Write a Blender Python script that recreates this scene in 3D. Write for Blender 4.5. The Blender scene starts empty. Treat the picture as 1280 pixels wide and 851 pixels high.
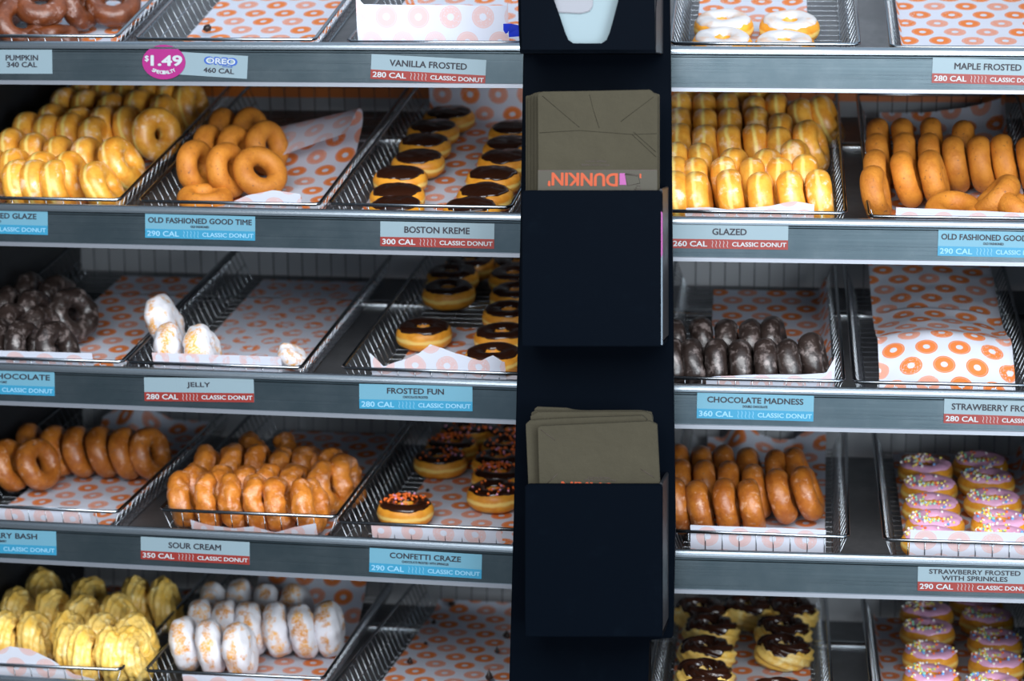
import bpy, bmesh, math, random
import numpy as np
from mathutils import Vector, Matrix, noise
random.seed(7)
PI = math.pi
SC = bpy.context.scene
COL = SC.collection

# ------------------------------------------------------------------ camera, light, exposure
FOC = 3000.0                       # focal length in pixels of the 1280 x 851 frame
PITCH, ROLL, DIST = 0.1024, 0.008, 3.2057
CAM_Z = 1.45
YAW = {'L': -0.2128, 'R': -0.1008}
ORG = {'L': Vector((0, 0, CAM_Z + .0075)), 'R': Vector((0, .0151, CAM_Z + .0047))}
STEP = .225
TILT = [math.radians(t) for t in (22, 18.6, 14.8, 10.8, 7.1)]
EXPOSURE = 0.0
cp, sp = math.cos(PITCH), math.sin(PITCH)
FW = Vector((0, cp, -sp)); _up = Vector((0, sp, cp)); _rt = Vector((1, 0, 0))
RT = _rt * math.cos(ROLL) + _up * math.sin(ROLL)
UP = -_rt * math.sin(ROLL) + _up * math.cos(ROLL)
CAMP = Vector((0, -DIST, CAM_Z))
cam_data = bpy.data.cameras.new('camera')
cam = bpy.data.objects.new('camera', cam_data); COL.objects.link(cam)
cam_data.sensor_fit = 'HORIZONTAL'; cam_data.sensor_width = 36
cam_data.lens = FOC / 1280 * 36
cam_data.clip_start = .05
M = Matrix((RT, UP, -FW)).transposed().to_4x4(); M.translation = CAMP
cam.matrix_world = M
cam_data.dof.use_dof = True; cam_data.dof.focus_distance = 3.17; cam_data.dof.aperture_fstop = 3.2
SC.camera = cam
SC.view_settings.view_transform = 'Standard'; SC.view_settings.look = 'None'
SC.view_settings.exposure = EXPOSURE; SC.view_settings.gamma = 1
SC.view_settings.use_curve_mapping = False

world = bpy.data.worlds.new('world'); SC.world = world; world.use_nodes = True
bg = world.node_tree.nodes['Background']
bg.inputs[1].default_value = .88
# background shaped for the steel fronts' reflections: dimmer far left, brighter in front and right
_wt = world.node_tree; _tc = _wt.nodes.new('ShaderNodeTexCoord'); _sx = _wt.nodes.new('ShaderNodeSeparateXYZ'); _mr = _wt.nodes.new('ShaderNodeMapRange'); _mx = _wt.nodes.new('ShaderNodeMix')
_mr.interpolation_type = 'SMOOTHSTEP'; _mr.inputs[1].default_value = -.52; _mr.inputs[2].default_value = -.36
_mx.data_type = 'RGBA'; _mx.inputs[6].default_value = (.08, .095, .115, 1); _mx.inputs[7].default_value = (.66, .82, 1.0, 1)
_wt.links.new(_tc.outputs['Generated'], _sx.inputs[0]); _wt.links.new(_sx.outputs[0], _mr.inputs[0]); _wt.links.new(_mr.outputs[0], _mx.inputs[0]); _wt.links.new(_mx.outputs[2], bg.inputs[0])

def lamp(name, loc, target, size, power, col=(1, 1, 1)):
    d = bpy.data.lights.new(name, 'AREA'); d.shape = 'RECTANGLE'
    d.size, d.size_y = size; d.energy = power; d.color = col
    o = bpy.data.objects.new(name, d); COL.objects.link(o); o.location = loc
    o.rotation_euler = (Vector(target) - Vector(loc)).to_track_quat('-Z', 'Y').to_euler()
    return o
lamp('ceiling_lamp', (.15, -2.5, 2.45), (.1, 0, 1.0), (3.2, 1.5), 142, (.97, .98, 1))
lamp('fill_light', (2.4, -4.4, .95), (.1, 0, 1.0), (2.0, 1.5), 150, (.86, .94, 1))  # unseen fill added low at the right to lift the shelf interiors

# ------------------------------------------------------------------ geometry of the two display bays
def ray(x, y):
    return FW + RT * ((x - 640) / FOC) - UP * ((y - 425.5) / FOC)
def bay_axes(b):
    a = YAW[b]
    return Vector((math.cos(a), math.sin(a), 0)), Vector((-math.sin(a), math.cos(a), 0)), Vector((0, 0, 1))
def shelf_axes(b, i):
    ex, n, z = bay_axes(b); t = TILT[i]
    return ex, n * math.cos(t) + z * math.sin(t), z * math.cos(t) - n * math.sin(t)
def shelf_org(b, i):               # the middle line of the lip's upper edge
    ex, n, z = bay_axes(b)
    return ORG[b] - z * STEP * i + n * .004 + z * .060
def shelf_mat(b, i):
    ex, ed, en = shelf_axes(b, i)
    m = Matrix((ex, ed, en)).transposed().to_4x4(); m.translation = shelf_org(b, i)
    return m
def on_shelf(b, i, x, y, h):       # picture point -> point on the plane h above the lip line
    ex, ed, en = shelf_axes(b, i); o = shelf_org(b, i) + en * h
    d = ray(x, y); return CAMP + d * (en.dot(o - CAMP) / en.dot(d))
def on_plane(o, n, x, y):
    d = ray(x, y); return CAMP + d * (n.dot(o - CAMP) / n.dot(d))
H_RIM, H_FLOOR = .008, -.042
BASKET_H = H_RIM - H_FLOOR
BASKET_L = .51
FLARE = .020

# ------------------------------------------------------------------ object helpers
def link(name, mesh, mat=None, parent=None, m=None):
    o = bpy.data.objects.new(name, mesh); COL.objects.link(o)
    if mat is not None:
        mats = mat if isinstance(mat, (list, tuple)) else [mat]
        if mesh is not None and len(mesh.materials) == 0:
            for k in mats: mesh.materials.append(k)
    if parent is not None: o.parent = parent
    if m is not None: o.matrix_local = m
    return o
def tag(o, label, cat, group=None):
    o['label'] = label; o['category'] = cat
    if group: o['group'] = group
    return o
def structure(o):
    o['kind'] = 'structure'; return o
def mesh_of(bm, smooth=False, name='mesh'):
    me = bpy.data.meshes.new(name); bm.to_mesh(me); bm.free()
    if smooth: me.polygons.foreach_set('use_smooth', [True] * len(me.polygons))
    return me
def mesh_from(vs, fs, smooth=True, uvs=None, name='mesh'):
    me = bpy.data.meshes.new(name); me.from_pydata([tuple(v) for v in vs], [], fs)
    if smooth: me.polygons.foreach_set('use_smooth', [True] * len(me.polygons))
    if uvs is not None:
        lay = me.uv_layers.new(name='uv')
        for l in me.loops: lay.data[l.index].uv = uvs[l.vertex_index]
    me.update(); return me
def add_box(bm, lo, hi):
    vs = [bm.verts.new((x, y, z)) for x in (lo[0], hi[0]) for y in (lo[1], hi[1]) for z in (lo[2], hi[2])]
    for f in ((0, 1, 3, 2), (4, 6, 7, 5), (0, 4, 5, 1), (2, 3, 7, 6), (0, 2, 6, 4), (1, 5, 7, 3)):
        bm.faces.new([vs[k] for k in f])
def box_mesh(lo, hi, bevel=0, seg=2):
    bm = bmesh.new(); add_box(bm, lo, hi)
    bmesh.ops.recalc_face_normals(bm, faces=bm.faces)
    if bevel: bmesh.ops.bevel(bm, geom=bm.edges[:], offset=bevel, segments=seg, affect='EDGES', profile=.5)
    return mesh_of(bm)
class Tubes:
    def __init__(s): s.v = []; s.f = []
    def add(s, pts, r, n=6, closed=False):
        pts = [Vector(p) for p in pts]; k = len(pts); base = len(s.v); ref = None
        for i, p in enumerate(pts):
            if closed: t = (pts[(i + 1) % k] - pts[i - 1])
            else: t = pts[min(i + 1, k - 1)] - pts[max(i - 1, 0)]
            t.normalize()
            if ref is None:
                ref = Vector((0, 0, 1)) if abs(t.z) < .8 else Vector((1, 0, 0))
            a = (ref - t * ref.dot(t)).normalized(); ref = a; c = t.cross(a)
            for j in range(n):
                q = 2 * PI * j / n; s.v.append(p + a * (r * math.cos(q)) + c * (r * math.sin(q)))
        for i in range(k if closed else k - 1):
            i2 = (i + 1) % k
            for j in range(n):
                j2 = (j + 1) % n
                s.f.append((base + i * n + j, base + i * n + j2, base + i2 * n + j2, base + i2 * n + j))
        if not closed:
            s.f.append(tuple(base + j for j in range(n))[::-1]); s.f.append(tuple(base + (k - 1) * n + j for j in range(n)))
    def mesh(s): return mesh_from(s.v, s.f)
def kids(o): return [c for c in o.children]
def copy_tree(o, parent=None):
    c = o.copy(); COL.objects.link(c)
    if parent is not None:
        c.parent = parent
    for ch in kids(o): copy_tree(ch, c)
    return c

# ------------------------------------------------------------------ materials
def new_mat(name):
    m = bpy.data.materials.new(name); m.use_nodes = True
    nt = m.node_tree; return m, nt, nt.nodes['Principled BSDF']
def nd(nt, typ, **kw):
    n = nt.nodes.new(typ)
    for k, v in kw.items(): setattr(n, k, v)
    return n
def mth(nt, op, a, b=None, c=None):
    n = nd(nt, 'ShaderNodeMath', operation=op)
    for k, v in enumerate((a, b, c)):
        if v is None: continue
        if isinstance(v, (int, float)): n.inputs[k].default_value = v
        else: nt.links.new(v, n.inputs[k])
    return n.outputs[0]
def mixc(nt, f, a, b):
    n = nd(nt, 'ShaderNodeMix', data_type='RGBA')
    for s, v in ((n.inputs[0], f), (n.inputs[6], a), (n.inputs[7], b)):
        if isinstance(v, (int, float)): s.default_value = v
        elif isinstance(v, tuple): s.default_value = (*v[:3], 1)
        else: nt.links.new(v, s)
    return n.outputs[2]
def ramp(nt, x, lo, hi):
    n = nd(nt, 'ShaderNodeMapRange', interpolation_type='SMOOTHSTEP')
    nt.links.new(x, n.inputs[0]); n.inputs[1].default_value = lo; n.inputs[2].default_value = hi
    return n.outputs[0]
def noise_tex(nt, vec, scale, detail=3, rough=.55):
    n = nd(nt, 'ShaderNodeTexNoise'); n.inputs['Scale'].default_value = scale
    n.inputs['Detail'].default_value = detail; n.inputs['Roughness'].default_value = rough
    nt.links.new(vec, n.inputs['Vector']); return n.outputs[0]
def bump(nt, p, h, strength, dist=.001):
    b = nd(nt, 'ShaderNodeBump'); b.inputs['Strength'].default_value = strength; b.inputs['Distance'].default_value = dist
    nt.links.new(h, b.inputs['Height']); nt.links.new(b.outputs[0], p.inputs['Normal'])
def flat(name, col, rough=.5, metal=0, coat=0, spec=.5):
    m, nt, p = new_mat(name)
    p.inputs['Base Color'].default_value = (*col, 1); p.inputs['Roughness'].default_value = rough
    p.inputs['Metallic'].default_value = metal; p.inputs['Coat Weight'].default_value = coat
    p.inputs['Specular IOR Level'].default_value = spec
    return m
def rnd_vec(nt):                    # object coordinates moved by the object's own random number
    tc = nd(nt, 'ShaderNodeTexCoord'); oi = nd(nt, 'ShaderNodeObjectInfo')
    k = mth(nt, 'MULTIPLY', oi.outputs['Random'], 7.3)
    va = nd(nt, 'ShaderNodeVectorMath', operation='ADD'); nt.links.new(tc.outputs['Object'], va.inputs[0]); nt.links.new(k, va.inputs[1])
    return tc.outputs['Object'], va.outputs[0], oi.outputs['Random']
def dough(name, a, b, band=None, glaze=0, glaze_col=(.9, .86, .8), rough=.45, coat=.25, bumps=.25, bscale=160, speck=None, glaze_scale=55, bandw=(.0015, .006)):
    m, nt, p = new_mat(name); oc, v, rn = rnd_vec(nt)
    c = mixc(nt, ramp(nt, noise_tex(nt, v, 48, 6, .66), .36, .66), a, b)
    if band:
        sx = nd(nt, 'ShaderNodeSeparateXYZ'); nt.links.new(oc, sx.inputs[0])
        z = mth(nt, 'ADD', sx.outputs[2], mth(nt, 'MULTIPLY', mth(nt, 'SUBTRACT', noise_tex(nt, v, 45), .5), .008))
        c = mixc(nt, mth(nt, 'SUBTRACT', 1, ramp(nt, mth(nt, 'ABSOLUTE', z), *bandw)), c, band)
    if speck:
        c = mixc(nt, ramp(nt, noise_tex(nt, v, 190, 2), .66, .72), c, speck)
    r = None
    if glaze:
        g = mth(nt, 'MULTIPLY', ramp(nt, noise_tex(nt, v, glaze_scale, 5, .65), .60 - glaze * .2, .72 - glaze * .1), .75)
        c = mixc(nt, g, c, glaze_col)
    hv = nd(nt, 'ShaderNodeHueSaturation'); nt.links.new(c, hv.inputs['Color'])
    nt.links.new(mth(nt, 'ADD', .86, mth(nt, 'MULTIPLY', rn, .26)), hv.inputs['Value'])
    nt.links.new(hv.outputs[0], p.inputs['Base Color'])
    p.inputs['Roughness'].default_value = rough; p.inputs['Coat Weight'].default_value = coat; p.inputs['Coat Roughness'].default_value = .34
    p.inputs['Subsurface Weight'].default_value = 0
    bump(nt, p, noise_tex(nt, v, bscale, 4), bumps, .002)
    return m
MAT = {}
MAT['yeast'] = dough('glazed_yeast_dough', (.84, .41, .055), (.70, .27, .025), band=(.93, .68, .19), bandw=(.0005, .0045), glaze=.34, glaze_col=(.95, .70, .48), rough=.36, coat=.35, bumps=.25)
MAT['frostdough'] = dough('frosted_donut_dough', (.82, .37, .032), (.68, .25, .014), band=(.92, .64, .18), glaze=0, rough=.5, coat=.1, bumps=.12, bandw=(.001, .0045))
MAT['old'] = dough('old_fashioned_dough', (.58, .215, .022), (.45, .145, .012), rough=.62, coat=.04, bumps=.4, bscale=330, speck=(.22, .08, .02))
MAT['blueberry'] = dough('blueberry_dough', (.44, .145, .018), (.31, .085, .010), glaze=.26, glaze_col=(.66, .38, .24), rough=.38, coat=.3, bumps=.55, glaze_scale=95, speck=(.10, .045, .03))
MAT['sour'] = dough('sour_cream_dough', (.58, .20, .026), (.42, .12, .012), glaze=.5, glaze_col=(.72, .40, .26), rough=.38, coat=.3, bumps=.9, bscale=130, glaze_scale=80)
MAT['pumpkin'] = dough('pumpkin_dough', (.15, .038, .009), (.09, .022, .006), glaze=.18, glaze_col=(.36, .24, .21), rough=.35, coat=.4, bumps=.5, bscale=200)
MAT['choc'] = dough('chocolate_cake_dough', (.030, .020, .017), (.018, .011, .009), glaze=.5, glaze_col=(.21, .17, .16), rough=.34, coat=.5, bumps=.8, bscale=90, glaze_scale=70)
MAT['cruller'] = dough('cruller_dough', (.88, .62, .18), (.80, .48, .075), glaze=.3, glaze_col=(.95, .82, .42), rough=.4, coat=.3, bumps=.2)
def powder_mat():
    m, nt, p = new_mat('powdered_dough'); oc, v, rn = rnd_vec(nt)
    c = mixc(nt, ramp(nt, noise_tex(nt, v, 30), .4, .65), (.80, .40, .08), (.60, .24, .035))
    sx = nd(nt, 'ShaderNodeSeparateXYZ'); nt.links.new(oc, sx.inputs[0])
    rim = mth(nt, 'SUBTRACT', 1, ramp(nt, mth(nt, 'ABSOLUTE', sx.outputs[2]), .003, .012))
    f = ramp(nt, mth(nt, 'SUBTRACT', noise_tex(nt, v, 46, 6, .66), mth(nt, 'MULTIPLY', rim, .10)), .36, .47)
    f = mth(nt, 'MAXIMUM', f, mth(nt, 'MULTIPLY', ramp(nt, noise_tex(nt, v, 300, 3), .40, .6), .55))
    c = mixc(nt, mth(nt, 'MULTIPLY', f, .93), c, (.72, .74, .80))
    nt.links.new(c, p.inputs['Base Color']); p.inputs['Roughness'].default_value = .85
    p.inputs['Specular IOR Level'].default_value = .2
    bump(nt, p, noise_tex(nt, v, 140, 5), .5, .002); return m
MAT['powder'] = powder_mat()
MAT['choc_ice'] = flat('chocolate_icing', (.028, .0085, .004), .22, coat=.35)
MAT['pink_ice'] = flat('strawberry_icing', (.80, .42, .63), .38, coat=.15)
def white_ice():
    m, nt, p = new_mat('vanilla_icing'); oc, v, rn = rnd_vec(nt)
    c = mixc(nt, ramp(nt, noise_tex(nt, v, 35, 4), .5, .72), (.60, .58, .58), (.62, .42, .30))
    nt.links.new(c, p.inputs['Base Color']); p.inputs['Roughness'].default_value = .4; p.inputs['Coat Weight'].default_value = .2
    return m
MAT['white_ice'] = white_ice()
MAT['spk'] = [flat('sprinkle_' + n, c, .5) for n, c in (('white', (.9, .88, .82)), ('yellow', (.9, .75, .16)), ('blue', (.14, .42, .85)), ('green', (.35, .75, .5)), ('orange', (.90, .17, .018)), ('rose', (.9, .4, .6)))]
MAT['chrome'] = flat('chrome_wire', (.34, .37, .40), .2, 1)
MAT['rod'] = flat('polished_rod', (.70, .74, .76), .22, 1)
def steel():
    m, nt, p = new_mat('brushed_steel')
    tc = nd(nt, 'ShaderNodeTexCoord'); mp = nd(nt, 'ShaderNodeMapping'); mp.inputs['Scale'].default_value = (3, 60, 400)
    nt.links.new(tc.outputs['Object'], mp.inputs[0])
    n1 = noise_tex(nt, mp.outputs[0], 1.0, 3)
    n2 = noise_tex(nt, tc.outputs['Object'], 14, 5, .65)
    c = mixc(nt, ramp(nt, n2, .35, .75), (.09, .122, .138), (.125, .158, .175))
    nt.links.new(c, p.inputs['Base Color']); p.inputs['Metallic'].default_value = .92
    nt.links.new(mth(nt, 'ADD', .22, mth(nt, 'MULTIPLY', n1, .14)), p.inputs['Roughness'])
    p.inputs['Anisotropic'].default_value = .5
    bump(nt, p, n1, .06, .0006); return m
MAT['steel'] = steel()
MAT['roll'] = flat('rolled_steel_edge', (.34, .39, .43), .26, .95)  # lighter metal: the highlight along the roll is put into its colour
MAT['strip'] = flat('worn_steel_edge', (.30, .32, .36), .42, .75)
def pan_steel():
    m, nt, p = new_mat('shelf_pan_steel'); tc = nd(nt, 'ShaderNodeTexCoord')
    n2 = noise_tex(nt, tc.outputs['Object'], 11, 5, .65)
    nt.links.new(mixc(nt, ramp(nt, n2, .4, .8), (.16, .165, .175), (.25, .255, .265)), p.inputs['Base Color'])
    p.inputs['Metallic'].default_value = .7; p.inputs['Roughness'].default_value = .42; return m
MAT['pan'] = pan_steel()
MAT['sugar_pan'] = MAT['pan']
MAT['backpanel'] = flat('grey_back_panel', (.30, .31, .325), .5, .1)
MAT['orange'] = flat('orange_band_paint', (.62, .16, .02), .45)
MAT['black'] = flat('black_side_panel', (.006, .007, .009), .5)
def navy_mat():
    m, nt, p = new_mat('navy_board'); tc = nd(nt, 'ShaderNodeTexCoord')
    n2 = noise_tex(nt, tc.outputs['Object'], 30, 5, .7)
    nt.links.new(mixc(nt, ramp(nt, n2, .55, .85), (.0004, .0017, .0042), (.0010, .0030, .0062)), p.inputs['Base Color'])
    p.inputs['Roughness'].default_value = .6; p.inputs['Specular IOR Level'].default_value = .03
    return m
MAT['navy'] = navy_mat()
MAT['edge'] = flat('highlit_edge', (.010, .011, .014), .5)  # highlight of the right side panels put into a lighter colour
MAT['tissue'] = flat('napkin_paper', (.22, .29, .32), .9)
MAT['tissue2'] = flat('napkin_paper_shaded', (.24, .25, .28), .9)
MAT['strip_paper'] = flat('pale_strip', (.14, .18, .22), .8)
MAT['ink'] = flat('dark_ink', (.012, .012, .02), .6)
MAT['pale_ink'] = flat('pale_ink', (.38, .42, .44), .6)
MAT['pale_blue_ink'] = flat('pale_blue_ink', (.20, .40, .54), .6)
MAT['tag_white'] = flat('tag_paper_grey', (.185, .255, .29), .45)
MAT['tag_blue'] = flat('tag_paper_blue', (.10, .25, .33), .45)
MAT['band_red'] = flat('tag_band_red', (.20, .017, .012), .45)
MAT['band_blue'] = flat('tag_band_blue', (.022, .20, .33), .45)
MAT['magenta'] = flat('magenta_sticker', (.27, .006, .14), .45)
MAT['oreo_blue'] = flat('blue_ink', (.02, .08, .33), .5)
MAT['dk_orange'] = flat('orange_ink', (.36, .052, .010), .6)
MAT['dk_pink'] = flat('pink_ink', (.28, .06, .22), .6)
MAT['brown_ink'] = flat('brown_ink', (.05, .035, .03), .6)
def bag_mat():
    m, nt, p = new_mat('kraft_paper'); tc = nd(nt, 'ShaderNodeTexCoord')
    n1 = noise_tex(nt, tc.outputs['Object'], 22, 5, .6); n2 = noise_tex(nt, tc.outputs['Object'], 500, 2)
    c = mixc(nt, n1, (.042, .0375, .025), (.056, .050, .033)); c = mixc(nt, mth(nt, 'MULTIPLY', n2, .3), c, (.034, .03, .022))
    nt.links.new(c, p.inputs['Base Color']); p.inputs['Roughness'].default_value = .9; p.inputs['Specular IOR Level'].default_value = .15
    bump(nt, p, n1, .5, .006); return m
MAT['bag'] = bag_mat()
MAT['bag_low'] = flat('kraft_paper_panel', (.068, .064, .052), .9, spec=.15)
MAT['blue_plastic'] = flat('blue_plastic', (.01, .035, .55), .35)
MAT['crumb'] = flat('chocolate_crumb', (.02, .010, .007), .4)
MAT['sugar'] = flat('sugar_crumb', (.8, .8, .82), .9)
def paper_mat(name, worn):
    m, nt, p = new_mat(name)
    uv = nd(nt, 'ShaderNodeUVMap'); sx = nd(nt, 'ShaderNodeSeparateXYZ'); nt.links.new(uv.outputs[0], sx.inputs[0])
    P, Q = .0445, .0345
    v = mth(nt, 'DIVIDE', sx.outputs[1], Q); row = mth(nt, 'FLOOR', v)
    par = mth(nt, 'MULTIPLY', mth(nt, 'FLOORED_MODULO', row, 2.0), .5)
    u = mth(nt, 'ADD', mth(nt, 'DIVIDE', sx.outputs[0], P), par); cu = mth(nt, 'FLOOR', u)
    fx = mth(nt, 'MULTIPLY', mth(nt, 'SUBTRACT', mth(nt, 'SUBTRACT', u, cu), .5), P)
    fy = mth(nt, 'MULTIPLY', mth(nt, 'SUBTRACT', mth(nt, 'SUBTRACT', v, row), .5), Q)
    r = mth(nt, 'SQRT', mth(nt, 'ADD', mth(nt, 'MULTIPLY', fx, fx), mth(nt, 'MULTIPLY', fy, fy)))
    ring = mth(nt, 'MULTIPLY', mth(nt, 'LESS_THAN', r, .0152), mth(nt, 'GREATER_THAN', r, .0048))
    cv = nd(nt, 'ShaderNodeCombineXYZ'); nt.links.new(cu, cv.inputs[0]); nt.links.new(row, cv.inputs[1])
    wn = nd(nt, 'ShaderNodeTexWhiteNoise', noise_dimensions='2D'); nt.links.new(cv.outputs[0], wn.inputs['Vector'])
    k = wn.outputs['Value']
    stripes = mth(nt, 'GREATER_THAN', mth(nt, 'SINE', mth(nt, 'MULTIPLY', mth(nt, 'ADD', fx, mth(nt, 'MULTIPLY', fy, .5)), 2600)), .15)
    dn = nd(nt, 'ShaderNodeTexVoronoi'); dn.inputs['Scale'].default_value = 330; nt.links.new(uv.outputs[0], dn.inputs['Vector'])
    dots = mth(nt, 'LESS_THAN', dn.outputs[0], .28)
    is_str = mth(nt, 'LESS_THAN', k, .34); is_dot = mth(nt, 'GREATER_THAN', k, .7)
    line = mth(nt, 'MULTIPLY', mth(nt, 'GREATER_THAN', r, .0128), mth(nt, 'LESS_THAN', r, .0136))
    lighten = mth(nt, 'MAXIMUM', mth(nt, 'MULTIPLY', is_str, mth(nt, 'MULTIPLY', stripes, .6)), mth(nt, 'MULTIPLY', is_dot, mth(nt, 'MULTIPLY', dots, .6)))
    lighten = mth(nt, 'MAXIMUM', lighten, mth(nt, 'MULTIPLY', line, .35))
    ink = mth(nt, 'MULTIPLY', ring, mth(nt, 'SUBTRACT', 1, lighten))
    ink = mth(nt, 'MULTIPLY', ink, .95)
    if worn:
        ink = mth(nt, 'MULTIPLY', ink, ramp(nt, noise_tex(nt, uv.outputs[0], 60, 4, .65), .36, .60))
    geo = nd(nt, 'ShaderNodeNewGeometry')
    ink = mth(nt, 'MULTIPLY', ink, mth(nt, 'SUBTRACT', 1, mth(nt, 'MULTIPLY', geo.outputs['Backfacing'], .62)))
    c = mixc(nt, ink, (.70, .735, .84), (.86, .215, .022))
    nt.links.new(c, p.inputs['Base Color']); p.inputs['Roughness'].default_value = .75; p.inputs['Specular IOR Level'].default_value = .25
    tr = nd(nt, 'ShaderNodeBsdfTranslucent'); nt.links.new(c, tr.inputs[0])
    mx = nd(nt, 'ShaderNodeMixShader'); mx.inputs[0].default_value = .25
    out = nt.nodes['Material Output']
    nt.links.new(p.outputs[0], mx.inputs[1]); nt.links.new(tr.outputs[0], mx.inputs[2]); nt.links.new(mx.outputs[0], out.inputs[0])
    return m
MAT['paper'] = paper_mat('printed_liner_paper', False)
MAT['paper_worn'] = paper_mat('sugared_liner_paper', True)

# ------------------------------------------------------------------ room shell behind and around the display
ROWNAME = ['top', 'second', 'third', 'fourth', 'bottom']
BAYNAME = {'L': 'left of the dark pillar', 'R': 'right of the dark pillar'}
fl = structure(link('floor', box_mesh((-4, -5, -.05), (4, 1.3, 0)), flat('floor_tile', (.22, .21, .20), .5)))
wl = structure(link('wall_back', box_mesh((-4, 1.2, 0), (4, 1.3, 3)), flat('wall_paint', (.18, .18, .19), .7)))

def bay_span(b):
    ex, n, z = bay_axes(b)
    if b == 'L': return on_plane(ORG['L'], n, -92, 300).dot(ex), on_plane(ORG['L'], n, 690, 300).dot(ex)
    return on_plane(ORG['R'], n, 800, 300).dot(ex), on_plane(ORG['R'], n, 1420, 300).dot(ex)
def bay_mat(b):
    ex, n, z = bay_axes(b); m = Matrix((ex, n, z)).transposed().to_4x4(); m.translation = ORG[b]; return m
for b in 'LR':
    s0, s1 = bay_span(b)
    bp = structure(link('wall_back_' + ('left' if b == 'L' else 'right'), box_mesh((s0 - .02, .575, -1.30), (s1 + .02, .595, .42)), MAT['backpanel'], None, bay_mat(b)))
    # the orange band printed on the back panel behind the second shelf
    ex, n, z = bay_axes(b)
    p0 = on_plane(ORG[b] + n * .572, n, 400 if b == 'L' else 1150, 122 if b == 'L' else 127.5)
    zc = (p0 - ORG[b]).z
    t = structure(link('trim_' + ('1' if b == 'L' else '2'), box_mesh((s0, .570, zc), (s1, .5748, zc + .05)), MAT['orange'], None, bay_mat(b)))
s0, s1 = bay_span('L')
structure(link('wall_left', box_mesh((s0 - .03, .012, -1.30), (s0 - .004, .575, .42), .002), MAT['black'], None, bay_mat('L')))
s0, s1 = bay_span('R')
structure(link('wall_right', box_mesh((s1 + .004, .012, -1.30), (s1 + .03, .575, .42), .002), MAT['black'], None, bay_mat('R')))

# ------------------------------------------------------------------ shelves
def extrude_profile(prof, s0, s1):
    vs, fs = [], []; k = len(prof)
    for s in (s0, s1):
        for v, w in prof: vs.append((s, v, w))
    for i in range(k):
        j = (i + 1) % k; fs.append((i, i + k, j + k, j))
    fs.append(tuple(range(k))); fs.append(tuple(range(k, 2 * k))[::-1])
    me = mesh_from(vs, fs, False)
    bm = bmesh.new(); bm.from_mesh(me); bmesh.ops.recalc_face_normals(bm, faces=bm.faces); bm.to_mesh(me); bm.free()
    return me
def make_shelf(b, i):
    s0, s1 = bay_span(b); m = bay_mat(b); m.translation = ORG[b] - Vector((0, 0, STEP * i))
    root = bpy.data.objects.new('display_shelf', None); COL.objects.link(root); root.matrix_world = m
    tag(root, f'stainless steel tilted shelf, {ROWNAME[i]} one of the tier {BAYNAME[b]}', 'shelf', 'steel donut display shelves')
    face = [(0, .0058), (0, .0450), (.0022, .0462), (.0022, .0478), (-.0025, .0495)]
    arc = [(.004 + .0065 * math.cos(q), .0525 + .0075 * math.sin(q)) for q in np.linspace(PI, 0, 9)]
    prof = face + [(.0105, .0495), (.0105, .0058)]
    link('front_lip', extrude_profile(prof, s0, s1), MAT['steel'], root)
    link('rolled_edge', extrude_profile([(-.0025, .0497)] + arc + [(.0105, .0497)], s0, s1), MAT['roll'], root)
    link('bottom_edge', extrude_profile([(-.003, 0), (-.003, .0052), (-.002, .006), (.011, .006), (.011, 0)], s0, s1), MAT['strip'], root)
    t = TILT[i]
    pan = Matrix.Translation((0, .004, .060)) @ Matrix.Rotation(t, 4, 'X')
    link('shelf_pan', box_mesh((s0, .008, -.0585), (s1, .552 / math.cos(t) - .01, -.0570)), MAT['pan'], root, pan)
    if i != 3:
        tb = Tubes(); tb.add([(s0 + .002, 0, 0), (s1 - .002, 0, 0)], .0085, 16)
        link('support_rod', tb.mesh(), MAT['rod'], root, pan @ Matrix.Translation((0, .43, -.0560)))
    return root
for b in 'LR':
    for i in range(5): make_shelf(b, i)

# ------------------------------------------------------------------ wire baskets and their paper liners
def build_basket_meshes(W):
    rim = Tubes(); L = BASKET_L; h = BASKET_H; r = .0026; w = W / 2; c = .006
    rim.add([(-w + c, 0, h), (w - c, 0, h), (w, c, h), (w, L - c, h), (w - c, L, h), (-w + c, L, h), (-w, L - c, h), (-w, c, h)], r, 8, True)
    wm = Tubes(); wf = w - FLARE; rr = .00072; fy = .008
    n = 25
    for k in range(n + 1):
        y = fy + (L - 2 * fy) * k / n
        wm.add([(-w, y, h + .0012), (-wf - .002, y, .002), (-wf, y, 0), (wf, y, 0), (wf + .002, y, .002), (w, y, h + .0012)], rr, 5)
    nb = 9
    for k in range(nb):
        x = -wf + 2 * wf * (k + .5) / nb
        wm.add([(x, 0, h), (x, fy, -.002), (x, fy + .02, -.002)], rr, 5)
        wm.add([(x, L, h), (x, L - fy, -.002), (x, L - fy - .02, -.002)], rr, 5)
    for x in (-wf, -wf / 2, 0, wf / 2, wf):
        wm.add([(x, fy, -.0022), (x, L - fy, -.0022)], rr * 1.3, 5)
    for s in (-1, 1):
        wm.add([(s * (wf + FLARE * .5), fy, h * .5), (s * (wf + FLARE * .5), L - fy, h * .5)], rr * 1.2, 5)
    return rim.mesh(), wm.mesh()
BASKETS = {}
BASKET_RE = {}
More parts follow.
